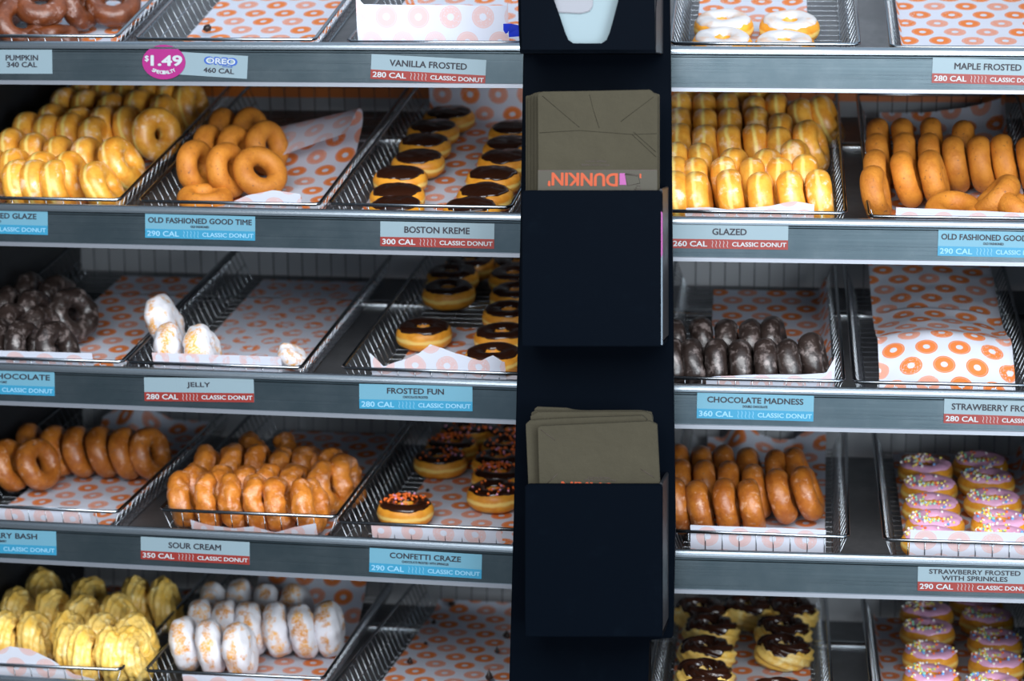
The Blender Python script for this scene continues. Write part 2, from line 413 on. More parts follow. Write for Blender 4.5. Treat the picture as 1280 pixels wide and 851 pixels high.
def place_basket(key, b, i, flp, frp, where, rot=0):
    p0 = on_shelf(b, i, *flp, H_RIM); p1 = on_shelf(b, i, *frp, H_RIM)
    ex, ed, en = shelf_axes(b, i); so = shelf_org(b, i)
    if ((p0 + p1) / 2 - so).dot(ed) < .016:          # keep the basket behind the lip: slide it back along the line of sight
        p0 = on_plane(so + ed * .016, ed, *flp); p1 = on_plane(so + ed * .016, ed, *frp)
    hf = ((p0 + p1) / 2 - so).dot(en) - BASKET_H
    W = abs((p1 - p0).dot(ex)); dmid = ((p0 + p1) / 2 - shelf_org(b, i)).dot(ed)
    xa = (p1 - p0).normalized(); xa = (xa - en * xa.dot(en)).normalized()
    if rot: xa = (xa * math.cos(rot) + ed * math.sin(rot)).normalized()
    ya = en.cross(xa)
    m = Matrix((xa, ya, en)).transposed().to_4x4(); m.translation = (p0 + p1) / 2 - en * BASKET_H
    wkey = round(W, 3)
    if wkey not in BASKET_RE: BASKET_RE[wkey] = build_basket_meshes(wkey)
    root = bpy.data.objects.new('wire_basket', None); COL.objects.link(root); root.matrix_world = m
    tag(root, 'chrome wire basket holding ' + where, 'basket', 'chrome wire donut baskets')
    rm, wm = BASKET_RE[wkey]
    link('rim', rm, MAT['chrome'], root); link('wire_grid', wm, MAT['chrome'], root)
    BASKETS[key] = dict(m=m, W=wkey, b=b, i=i, where=where, hf=hf, d0=((p0 + p1) / 2 - so).dot(ed))
def smooth_path(pts, n, it=10):
    pts = np.array(pts, float); seg = np.linalg.norm(np.diff(pts, axis=0), axis=1); cum = np.r_[0, np.cumsum(seg)]
    t = np.linspace(0, cum[-1], n)
    q = np.stack([np.interp(t, cum, pts[:, k]) for k in (0, 1)], 1)
    for _ in range(it): q[1:-1] = .25 * q[:-2] + .5 * q[1:-1] + .25 * q[2:]
    return q, t
def place_paper(key, u0, u1, path, flap=None, label='', worn=False, wr=.0012, phase=(0, 0), tiltu=0, end=None, seed=0, hump=None, group='printed paper basket liners', nv=90):
    """u0..u1 across from the basket's middle; path in (depth, height); flap / end scale the first and last piece across u"""
    B = BASKETS[key]; wf = B['W'] / 2 - FLARE; nu = 44
    q, t = smooth_path(path, nv); vs, uvs = [], []
    first = math.dist(path[0], path[1])
    for a in range(nu + 1):
        f = a / nu; x = u0 + (u1 - u0) * f
        fs = np.interp(f, np.linspace(0, 1, len(flap)), flap) if flap else 1
        es = np.interp(f, np.linspace(0, 1, len(end)), end) if end else 0
        e = abs(x) - (wf - .004)
        X, Z0 = x, 0
        if e > 0: X = math.copysign(wf - .004 + e * .44, x); Z0 = e * .86
        for c in range(nv):
            Y, Z = q[c]; tt = t[c]
            if tt < first:
                k = path[1]; Y = k[0] + (Y - k[0]) * fs; Z = k[1] + (Z - k[1]) * fs; tt = first - (first - tt) * fs
            if es and c > nv - 14: Z += es * ((c - nv + 14) / 14) ** 1.5
            Zn = wr * (noise.noise((x * 16 + seed, tt * 14, seed)) + .5 * noise.noise((x * 40, tt * 36 + seed, 3.1)))
            if hump: Zn += hump(x, tt - first)
            vs.append((X + .25 * wr * noise.noise((tt * 20, seed, 1)), Y + Z0 * .0, Z + Z0 + .0016 + abs(Zn)))
            uvs.append((x + phase[0] + tiltu * tt, tt + phase[1] - tiltu * x))
    fsx = [(a * nv + c, (a + 1) * nv + c, (a + 1) * nv + c + 1, a * nv + c + 1) for a in range(nu) for c in range(nv - 1)]
    me = mesh_from(vs, fsx, True, uvs)
    o = link('paper_liner', me, MAT['paper_worn' if worn else 'paper'], None, B['m'])
    tag(o, label, 'paper liner', group); return o

L_ = BASKET_L
BK = [('L0a', 'L', 0, (-76, 43), (146, 47), 'brown pumpkin donuts on the top shelf at the far left'),
      ('L0b', 'L', 0, (168, 47.5), (393, 51), 'only crumbed paper above the magenta price sticker'),
      ('L0c', 'L', 0, (434, 51.5), (656, 54), 'an upright paper sheet on the top shelf beside the pillar'),
      ('L1a', 'L', 1, (-76, 246), (149, 250), 'a heap of glazed rings at the far left'),
      ('L1b', 'L', 1, (174, 251), (399, 256), 'eight plain brown ring donuts'),
      ('L1c', 'L', 1, (411, 254.5), (638, 260), 'chocolate topped donuts without holes beside the pillar'),
      ('L2a', 'L', 2, (-74, 446), (152, 451), 'dark chocolate rings at the far left'),
      ('L2b', 'L', 2, (158, 452), (376, 460), 'powdered jelly donuts on sugared paper'),
      ('L2c', 'L', 2, (428, 460), (652, 467), 'chocolate frosted rings and crumpled white paper'),
      ('L3a', 'L', 3, (-76, 629), (147, 640), 'brown blueberry rings at the far left'),
      ('L3b', 'L', 3, (200, 637), (419.5, 646), 'lumpy glazed sour cream rings'),
      ('L3c', 'L', 3, (422, 652.5), (648, 662), 'chocolate rings with orange sprinkles'),
      ('L4a', 'L', 4, (-72, 827), (150, 837), 'yellow twisted crullers at the far left'),
      ('L4b', 'L', 4, (181, 838), (404, 848), 'white powdered donuts on the bottom shelf'),
      ('L4c', 'L', 4, (414, 862), (646, 874), 'chocolate crumbs on the bottom shelf beside the pillar'),
      ('R0a', 'R', 0, (838, 53.5), (1074, 56.5), 'four white iced donuts on the top shelf'),
      ('R0b', 'R', 0, (1114, 58), (1345, 61), 'empty printed paper at the top right corner'),
      ('R1a', 'R', 1, (828, 263), (1057, 267), 'rows of upright glazed rings right of the pillar'),
      ('R1b', 'R', 1, (1087, 270), (1315, 274), 'plain brown rings at the far right'),
      ('R2a', 'R', 2, (827, 472), (1055, 476), 'dark chocolate rings right of the pillar'),
      ('R2b', 'R', 2, (1068, 477.5), (1296, 482), 'bulging empty paper at the far right'),
      ('R3a', 'R', 3, (832, 663), (1060, 671), 'brown speckled rings on the fourth shelf'),
      ('R3b', 'R', 3, (1106, 674.5), (1335, 681), 'pink iced donuts on the fourth shelf'),
      ('R4a', 'R', 4, (811, 872), (1041, 880), 'chocolate topped crullers on the bottom shelf'),
      ('R4b', 'R', 4, (1092, 882), (1322, 890), 'pink iced donuts at the bottom right corner')]
for key, b, i, a, c, where in BK: place_basket(key, b, i, a, c, where)

def std(front, back=0, l0=0, l1=L_ - .012):
    p = [(-.001, front), (.008, 0)] if front else [(l0 + .001, 0), (l0 + .008, 0)]
    p.append((l1, 0))
    if back: p.append((l1 + .008, back))
    return p
PL = 'white paper liner printed with orange rings '
place_paper('L0a', -.07, .088, std(.006), label=PL + 'under the brown pumpkin donuts', seed=1)
place_paper('L0b', -.105, .098, std(.045, .03), label=PL + 'dotted with dark crumbs above the magenta sticker', seed=2, phase=(.01, .02))
place_paper('L0c', -.118, .105, [(.012, .098), (-.002, .045), (.004, .0), (.03, 0), (L_ - .02, 0)], flap=[1.0, .98, .97, .95], label=PL + 'standing up along the front of its basket', seed=3)
place_paper('L1b', -.085, .105, [(-.001, .060), (.008, 0), (.26, .004), (.33, .03), (.335, .045), (.31, .052), (.24, .022)], flap=[.55, .6, .72, 1.0, 1.15, 1.05], label=PL + 'folded over behind the plain brown rings', seed=4, hump=lambda x, v: .03 * max(0, v - .2) / .2 * max(0, x + .02) / .1)
place_paper('L1c', -.112, .105, std(.040, .07), label=PL + 'under the hole-free chocolate topped donuts', seed=5, phase=(.02, .0))
place_paper('R1a', -.09, .080, std(.055), flap=[.95, 1.0, .93, 1.0, 1.05, 1.2, 1.1], label=PL + 'showing along the front of the upright glazed rings', seed=6)
place_paper('R1b', -.085, .11, std(.058, .02), flap=[1.08, 1.03, 1, .95], end=[0, 0, .01, .03], label=PL + 'under the plain brown rings at the far right', seed=7)
place_paper('L2a', -.055, .094, std(.060), label=PL + 'beside the dark chocolate rings at the far left', seed=8, tiltu=.02)
place_paper('L2b', -.088, .100, std(.064), worn=True, label=PL + 'faded by sugar beside the jelly donuts', seed=9, phase=(.012, .01))
place_paper('L2c', -.085, .105, std(.072, 0, 0, .30), flap=[.98, .72, .80, .9, 1.0, 1.22, 1.15, 1.02, .98, .9, 1.0, .85], wr=.004, label=PL + 'crumpled in front of the chocolate frosted rings', seed=10)
place_paper('R2a', -.062, .125, std(.057, .0), flap=[.88, .97, 1, 1.08], label=PL + 'climbing the side behind the dark chocolate rings', seed=11, phase=(.01, .0))
place_paper('R2b', -.085, .098, [(-.002, .004), (.004, .006), (.08, .052), (.125, .066), (.17, .052), (.25, .040), (.40, .055), (.47, .06)], wr=.003, label=PL + 'bulging upward in an otherwise empty basket', seed=12, phase=(.02, .013), hump=lambda x, v: .012 * max(0, math.sin((x + .085) * 18)) * (1 if v < .3 else .5))
place_paper('L3a', -.09, .094, std(.050, .015), end=[0, .02, .06, .015, 0, 0, 0], label=PL + 'under the brown blueberry rings', seed=13, wr=.003)
place_paper('L3b', -.085, .100, std(.038), flap=[.9, .7, .6, .75, .5, .8, 1], label=PL + 'under the lumpy sour cream rings', seed=14, wr=.002)
place_paper('L3c', -.080, .105, std(.047, .02), label=PL + 'under the rings with orange sprinkles', seed=15, phase=(.0, .008))
place_paper('R3a', -.090, .094, std(.058, .012), end=[0, .0, .05, .01, 0, 0, .02, .03], label=PL + 'under the brown speckled rings', seed=16)
place_paper('R3b', -.088, .118, std(.064, .0), tiltu=.03, label=PL + 'under the pink iced donuts on the fourth shelf', seed=17)
place_paper('L4a', -.09, .094, std(.062, .0), flap=[1.0, 1.0, 1.25, 1.2, .95, .6, .5], label=PL + 'under the yellow twisted crullers', seed=18)
place_paper('L4b', -.075, .100, [(-.001, .046), (.008, 0), (.33, 0), (.40, .05), (.42, .10)], label=PL + 'curling up behind the powdered donuts', seed=19)
place_paper('L4c', -.105, .105, std(.02, .01), label=PL + 'dotted with chocolate crumbs on the bottom shelf', seed=20)
place_paper('R0a', -.094, .060, std(.0, .0, .004), label=PL + 'under the white iced donuts', seed=21, tiltu=-.06, hump=lambda x, v: .02 * max(0, (x - .03) / .05) * max(0, v - .05))
place_paper('R0b', -.105, .105, std(.045), label=PL + 'lying empty at the top right corner', seed=22)
place_paper('R4a', -.100, .100, std(.02), label=PL + 'under the chocolate topped crullers', seed=23)
place_paper('R4b', -.108, .105, std(.02), label=PL + 'under the pink iced donuts at the bottom right', seed=24)
place_paper('L1a', -.085, .09, std(.0), label=PL + 'hidden under the heap of glazed rings', seed=25)

# ------------------------------------------------------------------ donut meshes
def nz(p, s, seed): return noise.noise((p[0] * s + seed * 3.7, p[1] * s - seed * 1.3, p[2] * s + seed))
def ring_pt(th, ph, Rc, a, b, ex=2.2, seed=0, amp=.0015, fs=40, star=None):
    c, s = math.cos(ph), math.sin(ph)
    c2 = math.copysign(abs(c) ** (2 / ex), c); s2 = math.copysign(abs(s) ** (2 / ex), s)
    k = 1.0
    if star: k = .80 + .27 * abs(math.sin((star[0] * ph + star[1] * th) / 2))
    rad = Rc + a * c2 * k; z = b * s2 * k
    p = Vector((rad * math.cos(th), rad * math.sin(th), z))
    nrm = Vector((c * math.cos(th), c * math.sin(th), s))
    return p + nrm * amp * (nz(p, fs, seed) + .5 * nz(p, fs * 2.3, seed + 9)), nrm
def disc_pt(th, ph, R, b, ex=2.5, seed=0, amp=.0015, fs=40):
    c, s = math.cos(ph), math.sin(ph)
    c2 = abs(c) ** (2 / ex); s2 = math.copysign(abs(s) ** (2 / ex), s)
    p = Vector((R * c2 * math.cos(th), R * c2 * math.sin(th), b * s2))
    nrm = Vector((c * math.cos(th), c * math.sin(th), s))
    return p + nrm * amp * (nz(p, fs, seed) + .5 * nz(p, fs * 2.3, seed + 9)), nrm
def ring_mesh(n=40, m=20, **k):
    vs, fs = [], []
    for i in range(n):
        for j in range(m): vs.append(ring_pt(2 * PI * i / n, 2 * PI * j / m, **k)[0])
    for i in range(n):
        for j in range(m):
            i2, j2 = (i + 1) % n, (j + 1) % m
            fs.append((i * m + j, i2 * m + j, i2 * m + j2, i * m + j2))
    return mesh_from(vs, fs)
def disc_mesh(n=40, m=20, **k):
    vs, fs = [disc_pt(0, -PI / 2, **k)[0]], []
    for j in range(1, m):
        for i in range(n): vs.append(disc_pt(2 * PI * i / n, -PI / 2 + PI * j / m, **k)[0])
    vs.append(disc_pt(0, PI / 2, **k)[0]); last = len(vs) - 1
    for i in range(n):
        fs.append((0, 1 + (i + 1) % n, 1 + i)); o = 1 + (m - 2) * n; fs.append((last, o + i, o + (i + 1) % n))
    for j in range(m - 2):
        for i in range(n):
            i2 = (i + 1) % n; fs.append((1 + j * n + i, 1 + j * n + i2, 1 + (j + 1) * n + i2, 1 + (j + 1) * n + i))
    return mesh_from(vs, fs)
def cap_mesh(fn, lo, hi, seed, ragged=.22, thick=.0016, n=72, m=12, closed_top=False):
    """an icing layer over the upper part of the surface fn(th, ph), with a wavy lower edge"""
    vs, fs = [], []
    for i in range(n):
        th = 2 * PI * i / n; d = Vector((math.cos(th), math.sin(th), 0))
        e0 = lo + ragged * (nz(d, 1.6, seed) + .6 * nz(d, 4.2, seed + 4))
        e1 = hi if closed_top else hi + ragged * .8 * (nz(d, 1.9, seed + 7) + .5 * nz(d, 4, seed + 2))
        for j in range(m + 1):
            t = j / m; p, nr = fn(th, e0 + (e1 - e0) * t)
            lift = thick * (1.0 if closed_top and t > .5 else min(1, 1.0 * math.sin(PI * min(1, max(0, t))) ** .35 + 0)) if 0 < t < 1 or closed_top and t > .5 else -.0008
            lift += .0005 * nz(p, 60, seed) if 0 < t < 1 else 0
            vs.append(p + nr * lift)
    for i in range(n):
        for j in range(m):
            i2 = (i + 1) % n; a = i * (m + 1) + j; c = i2 * (m + 1) + j
            fs.append((a, c, c + 1, a + 1))
    return mesh_from(vs, fs)
_ico = bmesh.new(); bmesh.ops.create_icosphere(_ico, subdivisions=1, radius=1)
ICO_V = [v.co.copy() for v in _ico.verts]; ICO_F = [tuple(v.index for v in f.verts) for f in _ico.faces]; _ico.free()
def sprinkle_mesh(fn, lo, hi, num, seed, cols, focus=None, size=.0021, thick=.0016):
    rs = random.Random(seed); vs, fs, mi = [], [], []
    for k in range(num):
        th = rs.gauss(focus[0], focus[1]) if focus and rs.random() < .8 else rs.uniform(0, 2 * PI)
        ph = rs.uniform(lo, hi); p, nr = fn(th, ph); p = p + nr * (thick + size * .45)
        b = len(vs); sc = size * rs.uniform(.85, 1.15)
        for v in ICO_V: vs.append(p + Vector((v.x, v.y, v.z)) * sc)
        c = rs.choice(cols)
        for f in ICO_F: fs.append(tuple(b + q for q in f)); mi.append(c)
    me = mesh_from(vs, fs)
    for mt in MAT['spk']: me.materials.append(mt)
    me.polygons.foreach_set('material_index', mi)
    return me
YE = dict(Rc=.0240, a=.0165, b=.0175, ex=2.25)
YF = dict(Rc=.0245, a=.0170, b=.0160, ex=2.3)
CK = dict(Rc=.0262, a=.0145, b=.0155, ex=2.05)
BO = dict(R=.0400, b=.0180, ex=2.7)
PWD = dict(R=.0410, b=.0195, ex=3.0)
CR = dict(Rc=.0250, a=.0185, b=.0185, ex=2.0, star=(9, 7), amp=.002)
THICK = {'glazed': .035, 'old': .031, 'blueberry': .031, 'sour': .031, 'pumpkin': .031, 'chocolate': .031, 'double': .031, 'cruller': .036,
         'powdered': .039, 'boston': .036, 'frosted': .032, 'confetti': .032, 'strawberry': .032, 'vanilla': .032, 'chocruller': .036}
SPEC = {'glazed': (YE, 'yeast', .0014, 36), 'old': (CK, 'old', .0010, 30), 'blueberry': (CK, 'blueberry', .0014, 45), 'sour': (CK, 'sour', .0042, 48),
        'pumpkin': (CK, 'pumpkin', .0018, 50), 'chocolate': (CK, 'choc', .0036, 50), 'double': (CK, 'choc', .0026, 50), 'cruller': (CR, 'cruller', .0042, 42)}
PROTO = {}
def protos(kind):
    if kind in PROTO: return PROTO[kind]
    out = []
    for k in range(4):
        seed = k * 11 + len(PROTO) * 101 + 1
        if kind in SPEC:
            g, mt, amp, fs = SPEC[kind]; g = dict(g); g['seed'] = seed; g['amp'] = amp; g['fs'] = fs
            hi = kind in ('cruller', 'sour', 'chocolate')
            me = ring_mesh(128 if kind == 'cruller' else (56 if hi else 40), 36 if kind == 'cruller' else (26 if hi else 20), **g)
            out.append((me, MAT[mt], []))
        elif kind == 'powdered':
            out.append((disc_mesh(n=48, m=26, seed=seed, amp=.0032, fs=48, **PWD), MAT['powder'], []))
        elif kind == 'boston':
            g = dict(BO, seed=seed, amp=.0016)
            cap = cap_mesh(lambda t, p: disc_pt(t, p, **g), .62, PI / 2, seed, .16, closed_top=True)
            out.append((disc_mesh(**g), MAT['frostdough'], [('icing', cap, MAT['choc_ice'])]))
        elif kind == 'chocruller':
            g = dict(CR, seed=seed)
            f = lambda t, p: ring_pt(t, p, **g)
            cap = cap_mesh(f, .70, 2.5, seed, .5, .0028, n=128, m=16)
            out.append((ring_mesh(128, 36, **g), MAT['cruller'], [('icing', cap, MAT['choc_ice'])]))
        else:
            g = dict(YF, seed=seed, amp=.0014)
            f = lambda t, p: ring_pt(t, p, **g)
            ic = {'frosted': 'choc_ice', 'confetti': 'choc_ice', 'strawberry': 'pink_ice', 'vanilla': 'white_ice'}[kind]
            cap = cap_mesh(f, .72, 2.45, seed, .20 if kind != 'vanilla' else .28)
            parts = [('icing', cap, MAT[ic])]
            if kind == 'confetti': parts.append(('sprinkles', sprinkle_mesh(f, .95, 2.3, (26, 44, 34, 60)[k], seed, (4, 4, 4, 4, 4, 5), (-.6 + k * .9, .8)), None))
            if kind == 'strawberry': parts.append(('sprinkles', sprinkle_mesh(f, .9, 2.3, (56, 70, 84, 62)[k], seed, (0, 0, 1, 1, 2, 3, 4), (PI - .5 + k * .5, .9)), None))
            out.append((ring_mesh(44, 22, **g), MAT['frostdough'], parts))
    PROTO[kind] = out
    return out
NAMEOF = {'glazed': 'glazed_donut', 'old': 'plain_cake_donut', 'blueberry': 'blueberry_donut', 'sour': 'sour_cream_donut', 'pumpkin': 'pumpkin_donut', 'chocolate': 'chocolate_cake_donut',
          'double': 'chocolate_cake_donut', 'cruller': 'cruller', 'powdered': 'powdered_donut', 'boston': 'cream_filled_donut', 'frosted': 'chocolate_frosted_donut', 'confetti': 'sprinkled_chocolate_donut',
          'strawberry': 'strawberry_frosted_donut', 'vanilla': 'vanilla_frosted_donut', 'chocruller': 'chocolate_cruller'}
FIRST = {}
def donut_object(kind, v):
    if (kind, v) in FIRST: return copy_tree(FIRST[(kind, v)])
    me, mt, parts = protos(kind)[v]
    o = link(NAMEOF[kind], me, mt)
    for n, pm, pmat in parts:
        c = link(n, pm, pmat, o)
        if n == 'sprinkles': c['kind'] = 'stuff'
    FIRST[(kind, v)] = o
    return o
ORD = ['first', 'second', 'third', 'fourth', 'fifth', 'sixth', 'seventh', 'eighth', 'ninth', 'tenth']
TILE = {'G': (0, 100), 'O': (170, 100), 'BK': (410, 105), 'GZ': (830, 110), 'OF': (1040, 115), 'CH': (0, 310), 'FF': (410, 310), 'CM': (830, 330), 'BL': (0, 505), 'SC': (200, 510),
        'CF': (410, 515), 'BB': (830, 530), 'SS': (1040, 540), 'FC': (0, 691), 'PW': (200, 691), 'CC': (830, 691), 'S2': (1040, 691), 'PK': (0, 0), 'VF': (840, 0), 'JL': (170, 310)}
rr = random.Random(3)
def put(kind, key, tile, x, y, yaw, lean, mode, lift=0, scale=1, spin=None, v=None, squash=1):
    B = BASKETS[key]; b, i = B['b'], B['i']; ox, oy = TILE[tile]
    px, py = ox + x / 5.3167, oy + y / 5.3167
    if tile in ('PK', 'VF'): px, py = ox + x / 5.333, oy + y / 5.333
    ex, ed, en = shelf_axes(b, i); T = THICK[kind] * scale
    R = (.0405 if kind not in ('cruller', 'chocruller') else .043) * scale
    if mode != 'lie': yaw -= math.degrees(math.atan(((1324 if b == 'L' else 965) - px) / FOC))   # yaw is meant as seen along the line of sight
    ya, le = math.radians(yaw), math.radians(lean)
    ax = (ex * math.cos(ya) - ed * math.sin(ya)) * math.cos(le) + en * math.sin(le)
    Hh = R * abs(math.cos(le)) * .97 + T / 2 * abs(math.sin(le))
    base = B['hf'] + .0045 + lift
    if mode == 'top': P = on_shelf(b, i, px, py, base + 2 * Hh); P = P - en * Hh
    elif mode == 'lie': P = on_shelf(b, i, px, py, base + T); P = P - en * (T / 2)
    else: P = on_shelf(b, i, px, py, base + Hh)
    # stay inside the front wall of the basket
    ext = R * math.sqrt(max(0, 1 - ax.dot(ed) ** 2)) * (squash if mode == 'lie' else 1) + T / 2 * abs(ax.dot(ed)) * .8
    short = B['d0'] + .010 + ext - (P - shelf_org(b, i)).dot(ed)
    if short > 0: P = P + ed * short
    if v is None: v = rr.randrange(4)
    o = donut_object(kind, v)
    zx = ax.normalized(); xx = (ex - zx * ex.dot(zx))
    if xx.length < .3: xx = ed - zx * ed.dot(zx)
    xx.normalize(); yy = zx.cross(xx)
    m = Matrix((xx * scale, yy * scale, zx * scale)).transposed()
    sp_ = spin if spin is not None else (rr.uniform(0, 2 * PI) if mode != 'lie' else 0)
    S = Matrix.Diagonal((1, squash, 1))
    m = (m @ S @ Matrix.Rotation(sp_, 3, 'Z')).to_4x4() if mode == 'lie' else (m @ Matrix.Rotation(sp_, 3, 'Z')).to_4x4()
    m.translation = P
    o.matrix_world = m
    return o
def rows(kind, key, tile, look, where, group, data, yaw=0, lean=8, mode='top', squash=1, col=False, js=3):
    """data: list of (row name, [(x, y, yaw, lean, mode, lift, custom label)])"""
    for rn, items in data:
        for k, it in enumerate(items):
            it = list(it) + [None] * (7 - len(it))
            x, y, yw, ln, md, lf, lab = it
            md = md or mode
            jit = js if md != 'lie' else 0
            o = put(kind, key, tile, x, y, (yaw if yw is None else yw) + rr.uniform(-jit, jit), (lean if ln is None else ln) + rr.uniform(-jit, jit) * .6, md, lf or 0, squash=squash)
            side = 'from front' if col else 'from left'
            lab = lab or f"{look}, {ORD[k]} {side} in the {rn}, {where}"
            tag(o, lab, 'donut', group)
            o.name = NAMEOF[kind]

rows('glazed', 'L1a', 'G', 'glazed ring donut', 'second-shelf far-left basket', 'glazed ring donuts at the far left', [
    ('front row', [(-15, 640), (145, 605), (345, 548, 15), (590, 590, 16, 26)]),
    ('second row', [(-60, 455), (100, 450), (270, 474), (455, 474)]),
    ('third row', [(75, 318), (225, 348), (390, 368), (575, 374)]),
    ('fourth row', [(180, 210), (320, 222), (470, 217), (620, 240, 12)]),
    ('fifth row', [(340, 155), (520, 170), (690, 165), (850, 165, 15, 15)]),
    ('sixth row', [(430, 48), (570, 60), (740, 85), (920, 65), (1090, 90, 15)]),
    ('back row', [(560, -25), (700, -20), (860, -15), (1000, -5), (1130, -5), (1250, 10)]),
    ('right side', [(810, 555, 22, 30, 'c', .010, 'glazed ring donut leaning against the right rail near the basket front'), (1040, 360, 55, 16, 'c', .012, 'glazed ring donut standing face-on against the right rail, hole plainly visible')])],
    yaw=18, lean=13)
rows('old', 'L1b', 'O', 'plain brown cake donut', 'basket with eight plain rings', 'plain cake donuts left of the pillar', [
    ('front row', [(450, 722, 0, 88, 'lie', 0, 'plain brown cake donut lying flat at the front left of its basket')]),
    ('second row', [(385, 402, 28, 14), (590, 415, 32, 16), (825, 612, 55, 42, 'c', .0, 'plain brown cake donut leaning back face-on, nearest the folded paper')]),
    ('third row', [(480, 295, 22, 12), (650, 297, 28, 12), (850, 268, 35, 14)]),
    ('back row', [(570, 190, 18), (745, 185, 25)])], squash=.8)
rows('boston', 'L1c', 'BK', 'chocolate topped round donut', 'second-shelf basket left of pillar', 'chocolate topped donuts without holes', [
    ('left column', [(425, 800), (455, 685), (475, 568), (595, 458), (640, 350), (695, 255), (800, 165)]),
    ('right column', [(930, 815), (1040, 682), (1095, 570), (1170, 455), (1200, 366), (1235, 262)])], lean=90, mode='lie', squash=.86, col=True)
rows('glazed', 'R1a', 'GZ', 'glazed ring donut', 'second-shelf basket right of pillar', 'upright glazed ring donuts', [
    ('front row', [(85, 578), (228, 556), (450, 545), (655, 575), (858, 550), (1042, 545)]),
    ('second row', [(85, 460), (225, 462), (412, 460), (605, 462), (782, 468), (960, 440, 5, 14)]),
    ('third row', [(95, 362), (255, 366), (480, 396, 15, 14), (705, 400, 15, 18), (888, 338, 8, 16)]),
    ('fourth row', [(115, 238), (285, 250), (450, 250), (622, 240), (778, 262), (985, 206, 8, 22)]),
    ('fifth row', [(120, 130), (290, 138), (455, 133), (628, 128), (792, 165), (945, 60, 8, 22)]),
    ('sixth row', [(125, 33), (285, 36), (440, 30), (615, 55), (765, 38)]),
    ('back row', [(160, -50), (330, -50), (510, -40), (660, -30), (1080, 35, 0, 25)])], yaw=0, lean=9)
rows('old', 'R1b', 'OF', 'plain brown cake donut', 'second-shelf far-right basket', 'plain cake donuts at the far right', [
    ('front row', [(300, 487, 2, 16), (505, 390, 0, 17), (690, 383, 0, 17), (835, 296, 0, 13), (1005, 292, 0, 13), (1160, 283, 0, 12), (1330, 300, 0, 12)]),
    ('second row', [(308, 385), (500, 275), (668, 273), (890, 192)]),
    ('third row', [(318, 275), (490, 175), (680, 172)]),
    ('back row', [(322, 180)]),
    ('loose', [(815, 800, 60, 78, 'c', 0, 'plain brown cake donut lying low behind the front paper at far right'), (1085, 712, 10, -42, 'c', 0, 'plain brown cake donut tipped rightward on its edge at far right'), (1265, 790, -20, 60, 'c', 0, 'plain brown cake donut cut off by the right picture edge, lying low')])], lean=9)
rows('chocolate', 'L2a', 'CH', 'rough dark chocolate ring', 'third-shelf far-left basket', 'rough dark chocolate rings at the far left', [
    ('front row', [(-25, 480, 20), (135, 492, 28, 14), (325, 515, 30, 20)]),
    ('second row', [(60, 375, 25), (262, 392, 30, 12), (490, 440, 50, 25, 'c', .004, 'rough dark chocolate ring turned to show its hole, rightmost of the heap')]),
    ('third row', [(45, 265, 20), (215, 282, 25)]),
    ('back row', [(190, 165, 20), (375, 180, 35, 15)])])
rows('powdered', 'L2b', 'JL', 'powdered jelly donut', 'third-shelf basket with sugared paper', 'powdered jelly donuts on the third shelf', [
    ('front row', [(190, 490, 12, 22, 'c', .014, 'powdered jelly donut with a bare brown edge, behind its two neighbours'), (210, 512, 12, 10, 'top', 0, 'powdered jelly donut at the front left corner of the sugared paper'), (425, 505, 16, 16, 'top', 0, 'powdered jelly donut third from left on the sugared paper')])])
o = put('powdered', 'L2b', 'JL', 1045, 722, 10, 55, 'c', .006, .6, 0, 1); o.name = 'powdered_donut'
tag(o, 'small powdered donut piece at the front right of the sugared paper', 'donut', 'powdered jelly donuts on the third shelf')
rows('frosted', 'L2c', 'FF', 'chocolate frosted ring donut', 'third-shelf basket left of pillar', 'chocolate frosted ring donuts', [
    ('left column', [(635, 508), (800, 243), (825, 140), (940, 62)]),
    ('right column', [(1095, 672), (1155, 537), (1205, 390), (1250, 262), (1240, 148), (1270, 70)])], lean=90, mode='lie', squash=.92, col=True)
rows('double', 'R2a', 'CM', 'dark glazed chocolate ring', 'third-shelf basket right of pillar', 'dark glazed chocolate rings right of the pillar', [
    ('front row', [(40, 590), (198, 508), (362, 500), (525, 512), (688, 506), (840, 507), (1000, 457, 5, 14)]),
    ('back row', [(85, 370), (255, 358, 0, 4), (430, 368), (590, 372), (738, 352, 5, 12)]),
    ('middle', [(60, 520, 0, 8, None, 0, 'dark glazed chocolate ring half hidden behind the pillar, third shelf')])], lean=8)
rows('blueberry', 'L3a', 'BL', 'brown speckled ring donut', 'fourth-shelf far-left basket', 'brown speckled rings at the far left', [
    ('front row', [(50, 232, 25, 20), (240, 222, 35, 22)]),
    ('back row', [(190, 128, 18), (370, 137, 20, 16), (520, 142, 20, 16), (680, 142, 20, 18), (830, 152, 22, 18), (985, 152, 35, 18)])])
rows('sour', 'L3b', 'SC', 'lumpy glazed ring donut', 'fourth-shelf middle basket', 'lumpy glazed sour cream donuts', [
    ('front row', [(110, 465), (285, 475), (450, 483), (615, 486), (770, 470), (960, 490, 20, 20)]),
    ('second row', [(240, 370), (410, 380), (580, 385), (740, 372), (900, 365), (1110, 347, 22, 20)]),
    ('third row', [(320, 252), (490, 242), (660, 250), (820, 262), (975, 252), (1150, 270, 18, 16)]),
    ('back row', [(650, 148, -20, 25), (870, 154, -10, 22), (1080, 250, 0, 40, None, 0, 'lumpy glazed ring donut lying low at the back right of its heap'), (1235, 300, 15, 18)])], yaw=14, lean=11)
rows('confetti', 'L3c', 'CF', 'chocolate ring with orange sprinkles', 'fourth-shelf basket', 'chocolate rings with orange sprinkles', [
    ('left column', [(513, 592), (745, 275), (822, 183), (915, 88)]),
    ('right column', [(1105, 492), (1135, 380), (1135, 285), (1190, 190), (1215, 100)])], lean=90, mode='lie', squash=.92, col=True)
